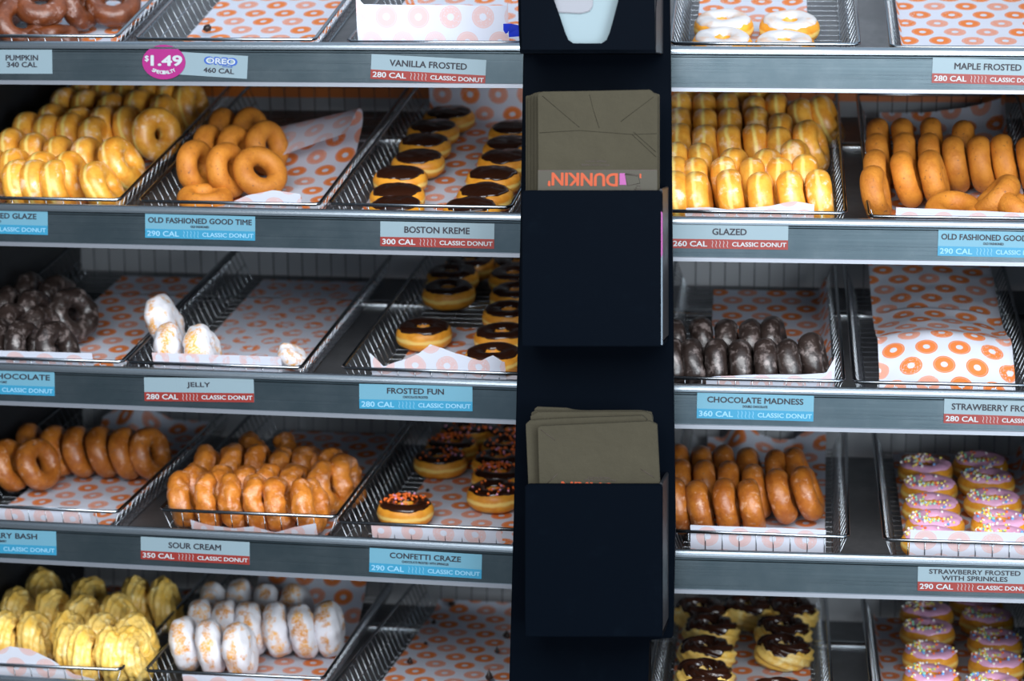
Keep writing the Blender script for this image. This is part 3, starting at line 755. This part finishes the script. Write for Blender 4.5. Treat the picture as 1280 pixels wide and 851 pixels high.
rows('blueberry', 'R3a', 'BB', 'brown speckled ring donut', 'fourth-shelf basket right of pillar', 'brown speckled rings right of the pillar', [
    ('front row', [(95, 360), (242, 376), (420, 363), (585, 368)]),
    ('second row', [(130, 235), (290, 240), (450, 250), (620, 265, 0, 15), (785, 292, 0, 17), (960, 275, 3, 20)]),
    ('back row', [(120, 132), (272, 146), (420, 140), (580, 155), (760, 170), (900, 150, 3, 22)])], lean=12)
rows('strawberry', 'R3b', 'SS', 'pink iced sprinkled donut', 'fourth-shelf far-right basket', 'pink iced donuts on the fourth shelf', [
    ('left column', [(660, 668), (687, 560), (662, 448), (648, 322), (625, 198)]),
    ('right column', [(1130, 668), (1120, 558), (1070, 415), (1030, 275), (985, 165)])], lean=90, mode='lie', squash=.9, col=True)
rows('cruller', 'L4a', 'FC', 'yellow twisted cruller', 'bottom-shelf far-left basket', 'yellow twisted crullers', [
    ('front row', [(40, 392, 13, 10), (230, 387, 17, 15), (470, 470, 16, 12), (500, 540, 12, 15), (720, 520, 15, 15), (880, 480, 22, 25)]),
    ('second row', [(120, 232, 19, 12), (350, 242, 19, 12), (460, 387, 16, 12), (680, 395, 17, 15)]),
    ('third row', [(560, 275, 17, 12), (790, 262, 20, 20), (900, 400, 22, 25)]),
    ('back row', [(285, 108, 24, 12), (590, 162, 23, 12), (910, 157, 8, 10), (1095, 165, 9, 14)])])
rows('powdered', 'L4b', 'PW', 'white powdered donut', 'bottom-shelf middle basket', 'white powdered donuts on the bottom shelf', [
    ('front row', [(160, 425, 5, 10), (330, 447, 8, 8), (525, 460, 14, 12)]),
    ('second row', [(275, 315, 5), (440, 320, 5), (600, 320, 6, 12), (775, 332, 5, 10), (945, 340, 5, 10), (1120, 330, 10, 5)]),
    ('back row', [(355, 206, 5), (540, 176, 10), (715, 206, 5), (900, 212, 20)])])
rows('chocruller', 'R4a', 'CC', 'chocolate topped twisted cruller', 'bottom-shelf basket right of pillar', 'chocolate topped crullers', [
    ('left column', [(290, 890), (275, 755), (285, 605), (315, 460), (250, 340)]),
    ('right column', [(775, 885), (800, 590), (795, 465), (845, 335), (555, 330), (700, 300)])], lean=88, mode='lie', squash=.9, col=True)
rows('strawberry', 'R4b', 'S2', 'pink iced sprinkled donut', 'bottom-shelf far-right basket', 'pink iced donuts on the bottom shelf', [
    ('left column', [(660, 785), (655, 635), (635, 475), (630, 355)]),
    ('right column', [(1070, 835), (1095, 690), (1085, 545), (1030, 395), (960, 290)])], lean=90, mode='lie', squash=.92, col=True)
rows('vanilla', 'R0a', 'VF', 'white iced ring donut', 'top-shelf basket right of pillar', 'white iced donuts on the top shelf', [
    ('front row', [(335, 232), (750, 250)]), ('back row', [(345, 112), (785, 118)])], lean=90, mode='lie', squash=.95)
rows('pumpkin', 'L0a', 'PK', 'dark brown ring donut', 'top-shelf far-left basket', 'dark brown pumpkin donuts', [
    ('front row', [(130, 150, 62, 40, 'c', .0, 'dark brown ring donut leaning face-on at the front of the top-left heap'), (340, 205, 0, 84, 'lie', 0, 'dark brown ring donut lying under two others in the top-left heap')]),
    ('second row', [(265, 20, 70, 62, 'c', .026, 'dark brown ring donut resting flat on top of the top-left heap'), (20, 10, 20, 20, 'c', .0, 'dark brown ring donut in the top left corner of the photo')]),
    ('right side', [(755, 20, 80, 62, 'c', 0, 'dark brown ring donut tilted back alone beside the right rail, top shelf'), (520, 20, 20, 20, 'c', 0, 'dark brown ring donut half hidden behind the tilted one, top shelf')])])

# ------------------------------------------------------------------ price tags on the shelf lips
def text_mesh(body, size, bold=.0, align='CENTER', width=None, height=None):
    cu = bpy.data.curves.new('t', 'FONT'); cu.body = body; cu.size = 1; cu.align_x = align; cu.align_y = 'CENTER'; cu.offset = 0
    cu.extrude = 0; cu.resolution_u = 3
    o = bpy.data.objects.new('t', cu); COL.objects.link(o)
    dg = bpy.context.evaluated_depsgraph_get(); me = bpy.data.meshes.new_from_object(o.evaluated_get(dg))
    bpy.data.objects.remove(o); bpy.data.curves.remove(cu)
    n = len(me.vertices); co = np.empty(n * 3); me.vertices.foreach_get('co', co); co = co.reshape(-1, 3)
    lo, hi = co.min(0), co.max(0); c = (lo + hi) / 2
    sx = (width / (hi[0] - lo[0])) if width else size; sy = (height / (hi[1] - lo[1])) if height else size
    co[:, 0] = (co[:, 0] - c[0]) * sx; co[:, 1] = (co[:, 1] - c[1]) * sy
    me.vertices.foreach_set('co', co.ravel()); me.update(); me.materials.clear()
    if bold:
        tris = [tuple(p.vertices) for p in me.polygons]; vs, fs = [], []; em = sy
        for k in range(9):
            dx, dy = (0, 0) if k == 8 else (math.cos(k * PI / 4) * bold * em, math.sin(k * PI / 4) * bold * em * .7)
            b0 = len(vs); vs += [(x + dx, y + dy, .00002 * k) for x, y, z in co]; fs += [tuple(b0 + q for q in t) for t in tris]
        bpy.data.meshes.remove(me); me = mesh_from(vs, fs, False)
    return me
def face_frame(b, i, x, y, off=.0):
    ex, n, z = bay_axes(b); o = ORG[b] - n * off
    return on_plane(o, n, x, y), ex, n, z
def put_text(parent, body, cx, cy, w, h, mat, name='lettering', bold=.026, dz=.0008, rotz=0):
    me = text_mesh(body, 1, bold, width=w, height=h)
    return link(name, me, mat, parent, Matrix.Translation((cx, cy, dz)) @ Matrix.Rotation(rotz, 4, 'Z'))
def tag_root(name, b, tl, tr, hpx, label, mat, cat='price tag', group='price tags on the shelf fronts', lay=0):
    """tl / tr: upper corners in the picture; hpx: height in pixels"""
    p0, ex, n, z = face_frame(b, 0, *tl, off=.0006 + lay); p1 = face_frame(b, 0, *tr, off=.0006 + lay)[0]
    x = (p1 - p0); w = x.length; x.normalize(); zz = -n; yv = zz.cross(x)
    pb = face_frame(b, 0, tl[0], tl[1] + hpx, off=.0006 + lay)[0]; h = (p0 - pb).length
    m = Matrix((x, yv, zz)).transposed().to_4x4(); m.translation = (p0 + p1) / 2 - yv * (h / 2)
    o = link(name, box_mesh((-w / 2, -h / 2, -.0004), (w / 2, h / 2, .0003)), mat, None, m)
    tag(o, label, cat, group); return o, w, h
def squiggles(cx, cy, w, h):
    vs, fs = [], []; 
    for k in range(5):
        x0 = cx - w / 2 + w * (k + .5) / 5; b = len(vs)
        for j in range(13):
            t = j / 12; xx = x0 + .0008 * math.sin(t * 2 * PI) + .0014 * (t - .5); yy = cy + h * (.5 - t)
            vs += [(xx - .0003, yy, 0), (xx + .0003, yy, 0)]
            if j: q = b + 2 * j; fs.append((q - 2, q - 1, q + 1, q))
    return mesh_from(vs, fs, False)
def flavor_tag(b, tl, tr, hpx, colour, title, cal, label, sub=None, title2=None, tw=.7):
    blue = colour == 'blue'
    o, w, h = tag_root('price_tag', b, tl, tr, hpx, label, MAT['tag_blue' if blue else 'tag_white'])
    bh = h * .38
    link('colour_band', box_mesh((-w / 2, -h / 2, .0003), (w / 2, -h / 2 + bh, .0006)), MAT['band_blue' if blue else 'band_red'], o)
    ink = MAT['pale_blue_ink' if blue else 'pale_ink']; by = -h / 2 + bh * .5
    up = h / 2 - (h - bh) / 2
    if title2:
        put_text(o, title, 0, up + h * .13, w * tw, h * .19, MAT['ink']); put_text(o, title2, 0, up - h * .13, w * tw * .72, h * .19, MAT['ink'])
    elif sub:
        put_text(o, title, 0, up + h * .06, w * tw, h * .22, MAT['ink'])
        put_text(o, sub, 0, up - h * .18, min(w * .9, len(sub) * .00205), h * .09, MAT['ink'], 'small_lettering')
    else: put_text(o, title, 0, up, w * tw, h * .25, MAT['ink'])
    put_text(o, cal, -w * .335, by, w * .29, h * .21, ink)
    put_text(o, 'CLASSIC DONUT', w * .255, by, w * .46, h * .17, ink)
    link('squiggle_marks', squiggles(-w * .08, by, w * .16, bh * .72), ink, o).location.z = .0008
    return o
flavor_tag('L', (464.5, 67.5), (608, 75), 31, 'red', 'VANILLA FROSTED', '280 CAL', 'red and grey price tag reading VANILLA FROSTED 280 CAL', tw=.67)
flavor_tag('R', (1166, 72), (1305, 75.5), 31.5, 'red', 'MAPLE FROSTED', '280 CAL', 'red and grey price tag reading MAPLE FROSTED 280 CAL', tw=.60)
flavor_tag('L', (-78, 260), (59.5, 263.3), 30, 'blue', 'OLD FASHIONED GLAZE', '330 CAL', 'blue price tag ending in GLAZE under the far-left glazed rings', tw=.8, sub='OLD FASHIONED')
flavor_tag('L', (181.5, 267), (319, 270.5), 30, 'blue', 'OLD FASHIONED GOOD TIME', '290 CAL', 'blue price tag reading OLD FASHIONED GOOD TIME, left of the pillar', tw=.94, sub='OLD FASHIONED')
flavor_tag('L', (475.5, 276.5), (618, 279.5), 31, 'red', 'BOSTON KREME', '300 CAL', 'red and grey price tag reading 300 CAL beside the pillar', tw=.57)
flavor_tag('R', (839, 279), (985.5, 281), 31, 'red', 'GLAZED', '260 CAL', 'red and grey price tag reading GLAZED 260 CAL', tw=.29)
flavor_tag('R', (1173, 287.5), (1312, 290.5), 32, 'blue', 'OLD FASHIONED GOOD TIME', '290 CAL', 'blue price tag reading OLD FASHIONED GOO, cut by the right edge', tw=.94, sub='OLD FASHIONED')
flavor_tag('L', (-69, 460), (68, 464.5), 30, 'blue', 'GLAZED CHOCOLATE', '360 CAL', 'blue price tag ending in CHOCOLATE at the far left', tw=.92, sub='GLAZED CAKE')
flavor_tag('L', (180, 471.5), (317, 473), 29.5, 'red', 'JELLY', '280 CAL', 'red and grey price tag reading JELLY 280 CAL', tw=.21)
flavor_tag('L', (449, 479.5), (590.5, 482.5), 31, 'blue', 'FROSTED FUN', '280 CAL', 'blue price tag reading FROSTED FUN 280 CAL', tw=.50, sub='CHOCOLATE FROSTED')
flavor_tag('R', (871.5, 490.5), (1017.5, 494.5), 32, 'blue', 'CHOCOLATE MADNESS', '360 CAL', 'blue price tag reading CHOCOLATE MADNESS 360 CAL', tw=.82, sub='DOUBLE CHOCOLATE')
flavor_tag('R', (1180.5, 498), (1320, 502.5), 30.5, 'red', 'STRAWBERRY FROSTED', '280 CAL', 'red and grey price tag reading STRAWBERRY FR 280 CAL', tw=.86)
flavor_tag('L', (-68, 659), (70, 664), 29.5, 'blue', 'BLUEBERRY BASH', '350 CAL', 'blue price tag ending in RRY BASH at the far left', tw=.66, sub='BLUEBERRY')
flavor_tag('L', (176, 670.5), (312, 677.5), 28, 'red', 'SOUR CREAM', '350 CAL', 'red and grey price tag reading SOUR CREAM 350 CAL', tw=.48)
flavor_tag('L', (462, 684.5), (602.5, 693), 30, 'blue', 'CONFETTI CRAZE', '290 CAL', 'blue price tag reading CONFETTI CRAZE 290 CAL', tw=.63, sub='CHOCOLATE FROSTED WITH SPRINKLES')
flavor_tag('R', (1147.5, 708), (1290, 711.5), 30, 'red', 'STRAWBERRY FROSTED', '290 CAL', 'red and grey price tag reading STRAWBERRY FROSTED WITH SPRINKLES', tw=.80, title2='WITH SPRINKLES')
o, w, h = tag_root('price_tag', 'L', (-20, 62), (65, 62), 30, 'pale grey tag reading PUMPKIN 340 CAL at the top left', MAT['tag_white'])
put_text(o, 'PUMPKIN', w * .06, h * .16, w * .47, h * .22, MAT['ink']); put_text(o, '340 CAL', w * .06, -h * .12, w * .44, h * .21, MAT['ink'])
o, w, h = tag_root('price_tag', 'L', (222, 64.5), (310, 70), 28.5, 'pale grey tag reading 460 CAL beside the magenta sticker', MAT['tag_white'])
put_text(o, 'OREO', w * .12, h * .20, w * .45, h * .30, MAT['oreo_blue'], 'logo_outline', bold=.10, dz=.0006); put_text(o, 'OREO', w * .12, h * .20, w * .41, h * .24, MAT['pale_ink'], 'logo', bold=.03)
put_text(o, 'COOKIE', w * .22, -h * .02, w * .14, h * .07, MAT['oreo_blue'], 'small_lettering'); put_text(o, '460 CAL', w * .10, -h * .22, w * .43, h * .21, MAT['ink'])
# the round magenta price sticker over its left end
p, ex, n, z = face_frame('L', 0, 204.8, 77.6, off=.0022)
bm = bmesh.new(); bmesh.ops.create_cone(bm, cap_ends=True, segments=48, radius1=1, radius2=1, depth=.0006)
for v in bm.verts: v.co.x *= .0312; v.co.y *= .0236
m = Matrix((ex, z, -n)).transposed().to_4x4(); m.translation = p
st = link('price_sticker', mesh_of(bm), MAT['magenta'], None, m); tag(st, 'oval magenta sticker reading $1.49 SPECIALTY stuck on the top steel shelf front', 'sticker')
put_text(st, '$', -.0245, .0045, .0055, .0085, MAT['pale_ink'], bold=.03); put_text(st, '1.49', .004, .002, .044, .0135, MAT['pale_ink'], bold=.05)
for k, ch in enumerate('SPECIALTY'):
    a = (k - 4) * .16
    put_text(st, ch, .0235 * math.sin(a) * 1.05, -.0145 * math.cos(a) + .0005, .0035, .0046, MAT['pale_ink'], 'letter', bold=.05, rotz=a)

# ------------------------------------------------------------------ dark pillar with the bag dispensers
PYAW = -0.155
PX = Vector((math.cos(PYAW), math.sin(PYAW), 0)); PN = Vector((-math.sin(PYAW), math.cos(PYAW), 0)); PZ = Vector((0, 0, 1))
def pil(x, y, off):                # picture point on a plane 'off' in front of the pillar's middle plane
    o = Vector((.06, -.055, CAM_Z)) - PN * off; return on_plane(o, PN, x, y)
PM = Matrix((PX, PN, PZ)).transposed().to_4x4(); PM.translation = Vector((.06, -.055, CAM_Z)); PMI = PM.inverted()
def prism(poly, off0, off1, bevel=0):   # outline in picture points at off1 (front), extruded straight back to off0
    pts = [PMI @ pil(x, y, off1) for x, y in poly]; k = len(pts); bm = bmesh.new()
    f = [bm.verts.new((p.x, -off1, p.z)) for p in pts]; g = [bm.verts.new((p.x, -off0, p.z)) for p in pts]
    bm.faces.new(f); bm.faces.new(g[::-1])
    for i in range(k): bm.faces.new((f[i], g[i], g[(i + 1) % k], f[(i + 1) % k]))
    bmesh.ops.recalc_face_normals(bm, faces=bm.faces)
    if bevel: bmesh.ops.bevel(bm, geom=bm.edges[:], offset=bevel, segments=2, affect='EDGES')
    return mesh_of(bm)
post = bpy.data.objects.new('pillar', None); COL.objects.link(post); post.matrix_world = PM
tag(post, 'dark navy pillar between the two donut racks', 'pillar')
pl = post
link('board', prism([(656, -60), (836, -60), (838, 66), (842, 500), (844, 660), (841, 797), (812, 800), (807, 940), (634, 940), (642, 640), (650, 300)], 0, .012, .0015), MAT['navy'], pl)
link('post_core', prism([(672, -60), (826, -60), (826, 797), (806, 801), (800, 2000), (652, 2000)], -.09, 0), MAT['navy'], pl)
# napkin box at the top, with a cut-out window showing the napkins
nb = bpy.data.objects.new('napkin_dispenser', None); COL.objects.link(nb); nb.matrix_world = PM
tag(nb, 'dark box at the top of the pillar with white napkins in its tapered window', 'napkin dispenser')
def plate_with_window(outer, inner, off0, off1):
    bm = bmesh.new()
    def loop(poly, off): return [bm.verts.new((lambda p: (p.x, -off, p.z))(PMI @ pil(x, y, off1))) for x, y in poly]
    of, inf = loop(outer, off1), loop(inner, off1); ob, inb = loop(outer, off0), loop(inner, off0)
    n = len(outer)
    for i in range(n):
        j = (i + 1) % n
        bm.faces.new((of[i], of[j], inf[j], inf[i])); bm.faces.new((ob[j], ob[i], inb[i], inb[j]))
        bm.faces.new((of[j], of[i], ob[i], ob[j])); bm.faces.new((inf[i], inf[j], inb[j], inb[i]))
    bmesh.ops.recalc_face_normals(bm, faces=bm.faces); return mesh_of(bm)
inner = [(690, -20), (691, -10), (692, 0), (700, 23), (706, 41), (710, 50), (716, 54), (740, 54.2), (752, 54), (758, 50), (762, 41), (767, 23), (773, 0), (775, -10), (776, -20)]
outer = [(647, -60), (647, -20), (647.5, 0), (648, 30), (649, 50), (650, 66.5), (700, 66.5), (738, 66.5), (780, 66), (819.5, 65.5), (820, 50), (820, 25), (820.5, 0), (821, -20), (821, -60)]
link('front_plate', plate_with_window(outer, inner, .102, .108), MAT['navy'], nb)
link('back_box', prism([(647.5, -60), (820, -60), (820, 66), (650, 66)], .012, .030), MAT['navy'], nb)
link('bottom_panel', prism([(650, 62), (820, 62), (820, 66.3), (650, 66.3)], .012, .108), MAT['navy'], nb)
link('side_panel', prism([(647.5, -60), (650, -60), (652.5, 66), (650, 66)], .012, .108), MAT['navy'], nb)
link('side_panel', prism([(817.5, -60), (820.5, -60), (820.2, 66), (817.5, 66)], .012, .108, .001), MAT['edge'], nb)
nk = link('napkin_stack', prism([(668, -60), (798, -60), (798, 60), (668, 60)], .045, .092, .003), MAT['tissue'], None, PM)
tag(nk, 'stack of pale napkins filling the tapered window of the top dark box', 'napkins')
nf = link('folded_napkin', prism([(676, -40), (742, -40), (741, 8), (737, 14), (726, 17), (704, 16), (676, 15)], .0925, .095, .001), MAT['tissue2'], None, PM)
tag(nf, 'folded napkin curling down in front of the napkin stack', 'napkins')
def bag_holder(y0, y1, tl, tr, label):
    r = bpy.data.objects.new('bag_holder', None); COL.objects.link(r); r.matrix_world = PM
    tag(r, label, 'bag holder', 'bag holders on the pillar')
    link('front_plate', prism([(tl, y0 + 2.5), (tl + 4, y0), (tr - 3, y0), (tr, y0 + 3), (tr, y1), (tl, y1)], .100, .108, .0012), MAT['navy'], r)
    link('bottom_panel', prism([(tl, y1 - 5), (tr, y1 - 5), (tr, y1), (tl, y1)], .012, .0995), MAT['navy'], r)
    link('side_panel', prism([(tl, y0 + 4), (tl + 4, y0 + 4), (tl + 4, y1 - 5.5), (tl, y1 - 5.5)], .012, .0995), MAT['navy'], r)
    link('side_panel', prism([(tr - 4, y0 - 2), (tr, y0 - 2), (tr, y1 - 5.5), (tr - 4, y1 - 5.5)], .012, .0995, .001), MAT['edge'], r)
    return r
bag_holder(238, 433, 652, 828, 'dark upper pocket on the pillar holding brown paper bags')
bag_holder(605, 796, 656, 828, 'dark lower pocket on the pillar holding brown paper bags')
strip = link('edge_strip', prism([(826.3, 264), (828.2, 266), (828.2, 431), (826.3, 431)], .1081, .1087), MAT['strip_paper'], None, PM)
tag(strip, 'thin pale strip with a pink top along the right edge of the upper pocket', 'strip')
link('pink_top', prism([(826.3, 264), (828.2, 266), (828.2, 318), (826.3, 322)], .1088, .1091), MAT['dk_pink'], strip)
def bag(poly, off0, off1, label, group):
    o = link('paper_bag', prism(poly, off0, off1, .0006), MAT['bag'], None, PM); tag(o, label, 'paper bag', group); return o
up = 'brown paper bags in the upper pocket'
bag([(657, 120), (662, 119), (790, 115), (808, 118), (808, 420), (657, 420)], .052, .058, 'rearmost brown paper bag of the upper pocket', up)
bag([(660, 121), (664, 118), (800, 116), (815, 118), (815, 420), (660, 420)], .060, .066, 'brown paper bag second from the back in the upper pocket', up)
bag([(664, 119), (668, 116), (810, 114), (820, 117), (820, 420), (664, 420)], .068, .074, 'brown paper bag third from the back in the upper pocket', up)
bag([(668, 119), (672, 115), (812, 112), (817, 116), (824, 118), (824, 420), (668, 420)], .076, .084, 'brown paper bag just behind the printed upper bag', up)
fb = bag([(672, 118), (677, 114.5), (813, 112.5), (817, 117), (822, 119), (822, 420), (674, 420)], .087, .095, 'front brown paper bag of the upper pocket with upside-down orange print', up)
def on_bag(parent, me, mat, x, y, name, off=.0957, rot=0):
    p = PMI @ pil(x, y, off)
    # text lies in local x / z, facing the viewer
    m = Matrix.Translation((p.x, -off, p.z)) @ Matrix.Rotation(rot, 4, 'Y') @ Matrix.Rotation(PI / 2, 4, 'X')
    return link(name, me, mat, parent, m)
link('print_panel', prism([(672.5, 213.5), (821.5, 213), (821.5, 262), (672.5, 262)], .0950, .0953), MAT['bag_low'], fb)
link('fold_line', prism([(672.5, 212.6), (821.5, 212.1), (821.5, 213), (672.5, 213.5)], .0950, .0954), MAT['brown_ink'], fb)
on_bag(fb, text_mesh("DUNKIN'", 1, .035, width=.088, height=.0165), MAT['dk_orange'], 728.5, 224.5, 'lettering', rot=PI)
on_bag(fb, text_mesh('MADE WITH', 1, .0, width=.026, height=.0024), MAT['brown_ink'], 745, 201.5, 'small_lettering', rot=PI)
on_bag(fb, text_mesh('RECYCLED PAPER', 1, .0, width=.036, height=.0024), MAT['brown_ink'], 744, 206, 'small_lettering', rot=PI)
def outline_mesh(poly, wpx, off):
    tb = Tubes(); pts = [PMI @ pil(x, y, off) for x, y in poly]; tb.add([(p.x, -off, p.z) for p in pts], wpx, 5); return tb.mesh()
link('cup_outline', outline_mesh([(782, 217), (798, 218.5), (800, 229), (785, 232), (781, 218), (798, 220)], .0004, .0955), MAT['brown_ink'], fb)
link('swirl_outline', outline_mesh([(793, 236), (797, 238), (801, 236), (800, 232.5), (796, 232), (795, 235), (798, 236)], .0004, .0955), MAT['brown_ink'], fb)
link('pink_mark', prism([(774.5, 216.5), (781, 216.5), (783, 231), (774.5, 231)], .0953, .0956), MAT['dk_pink'], fb)
link('orange_mark', prism([(799.5, 217), (801.5, 217), (801.5, 223), (799.5, 222)], .0953, .0956), MAT['dk_orange'], fb)
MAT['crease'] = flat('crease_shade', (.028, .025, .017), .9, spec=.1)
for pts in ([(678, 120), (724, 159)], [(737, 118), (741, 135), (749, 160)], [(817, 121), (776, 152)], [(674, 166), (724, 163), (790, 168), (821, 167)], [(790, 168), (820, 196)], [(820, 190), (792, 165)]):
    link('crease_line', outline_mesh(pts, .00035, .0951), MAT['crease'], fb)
lo = 'brown paper bags in the lower pocket'
bag([(668, 511), (671, 508.5), (708, 510), (716, 512), (812, 520), (812, 780), (668, 780)], .046, .052, 'rearmost brown paper bag of the lower pocket', lo)
bag([(664, 516), (668, 513.5), (800, 513), (814, 515), (816, 522), (818, 780), (664, 780)], .054, .061, 'brown paper bag second from the back in the lower pocket', lo)
bag([(663, 520), (672, 515), (806, 514.5), (814, 518), (816, 526), (819, 780), (668, 780)], .063, .070, 'brown paper bag third from the back in the lower pocket', lo)
bag([(657, 530), (662, 525.5), (700, 523), (803, 519.5), (808, 524), (816, 780), (668, 780)], .072, .081, 'leftmost brown paper bag of the lower pocket, tilted', lo)
fb = bag([(672, 535), (675, 532.5), (812, 526.5), (821, 530.5), (825, 610), (826, 780), (679, 780)], .085, .094, 'front brown paper bag of the lower pocket, slightly tilted', lo)
on_bag(fb, text_mesh('MADE WITH', 1, .0, width=.028, height=.0024), MAT['brown_ink'], 749, 597, 'small_lettering', .0948, PI)
on_bag(fb, text_mesh('RECYCLED PAPER', 1, .0, width=.040, height=.0024), MAT['brown_ink'], 750, 600, 'small_lettering', .0948, PI)
on_bag(fb, text_mesh("DUNKIN'", 1, .035, width=.088, height=.0165), MAT['dk_orange'], 740, 611, 'lettering', .0948, PI)
for k, pts in enumerate(([(676, 537), (694, 550)], [(684, 604), (697, 592)], [(801, 586), (818, 597)])):
    link('crease_line', outline_mesh(pts, .00035, .0942), MAT['brown_ink'], fb)

# ------------------------------------------------------------------ crumbs and scraps
def crumb(b, i, x, y, r, label, group, mat, lift=0, tall=1):
    P = on_shelf(b, i, x, y, -.042 + .003 + r * .4 + lift); bm = bmesh.new(); bmesh.ops.create_icosphere(bm, subdivisions=2, radius=r)
    sd = rr.uniform(0, 50)
    for v in bm.verts:
        k = 1 + .5 * nz(v.co, 260, sd); v.co *= k; v.co.z *= .8
        if tall > 1 and v.co.z > 0: v.co.z *= tall; v.co.x *= max(.15, 1 - v.co.z / (r * tall)); v.co.y *= max(.15, 1 - v.co.z / (r * tall))
    m = shelf_mat(b, i); m.translation = P
    o = link('crumb', mesh_of(bm, True), mat, None, m); tag(o, label, 'crumb', group)
g4 = 'chocolate crumbs on the bottom-shelf paper'
for k, (x, y, r, t, lab) in enumerate(((945, 478, .0055, 1, 'dark chocolate crumb lying farthest back on the bottom-shelf paper'), (860, 566, .0042, 1.6, 'dark chocolate crumb second from the back on the bottom-shelf paper'), (820, 668, .0032, 1.3, 'small dark chocolate crumb in the middle of the bottom-shelf paper'),
                                       (745, 755, .0048, 1.8, 'pointed chocolate crumb leftmost on the bottom-shelf paper'), (1212, 628, .0058, 1.5, 'big chocolate crumb against the pillar on the bottom-shelf paper'), (1165, 708, .0038, 2.6, 'tall thin chocolate crumb near the pillar on bottom-shelf paper'), (1127, 832, .0058, 2.6, 'tall chocolate crumb nearest the front on the bottom-shelf paper'))):
    crumb('L', 4, 320 + x / 3.867, 631 + y / 3.867, r, lab, g4, MAT['crumb'], 0, t)
crumb('L', 0, 259, 35, .0062, 'dark crumb on the paper above the magenta price sticker', None, MAT['crumb'])
crumb('L', 3, 410 + 660 / 5.317, 515 + 518 / 5.317, .003, 'tiny dark crumb between the two front orange-sprinkled rings', None, MAT['crumb'])
bx = BASKETS['L0c']
sc = mesh_from([(-.0, 0, 0), (.024, 0, .002), (.026, .0, .016), (.001, .001, .019), (.012, -.002, .02)], [(0, 1, 2, 4), (0, 4, 3)], False)
P = on_shelf('L', 0, 627, 51, H_RIM - .008); m = shelf_mat('L', 0); m.translation = P + shelf_axes('L', 0)[1] * .012
o = link('plastic_scrap', sc, MAT['blue_plastic'], None, m); md = o.modifiers.new('thickness', 'SOLIDIFY'); md.thickness = .0015
tag(o, 'bright blue plastic scrap beside the pillar on the top shelf', 'scrap')
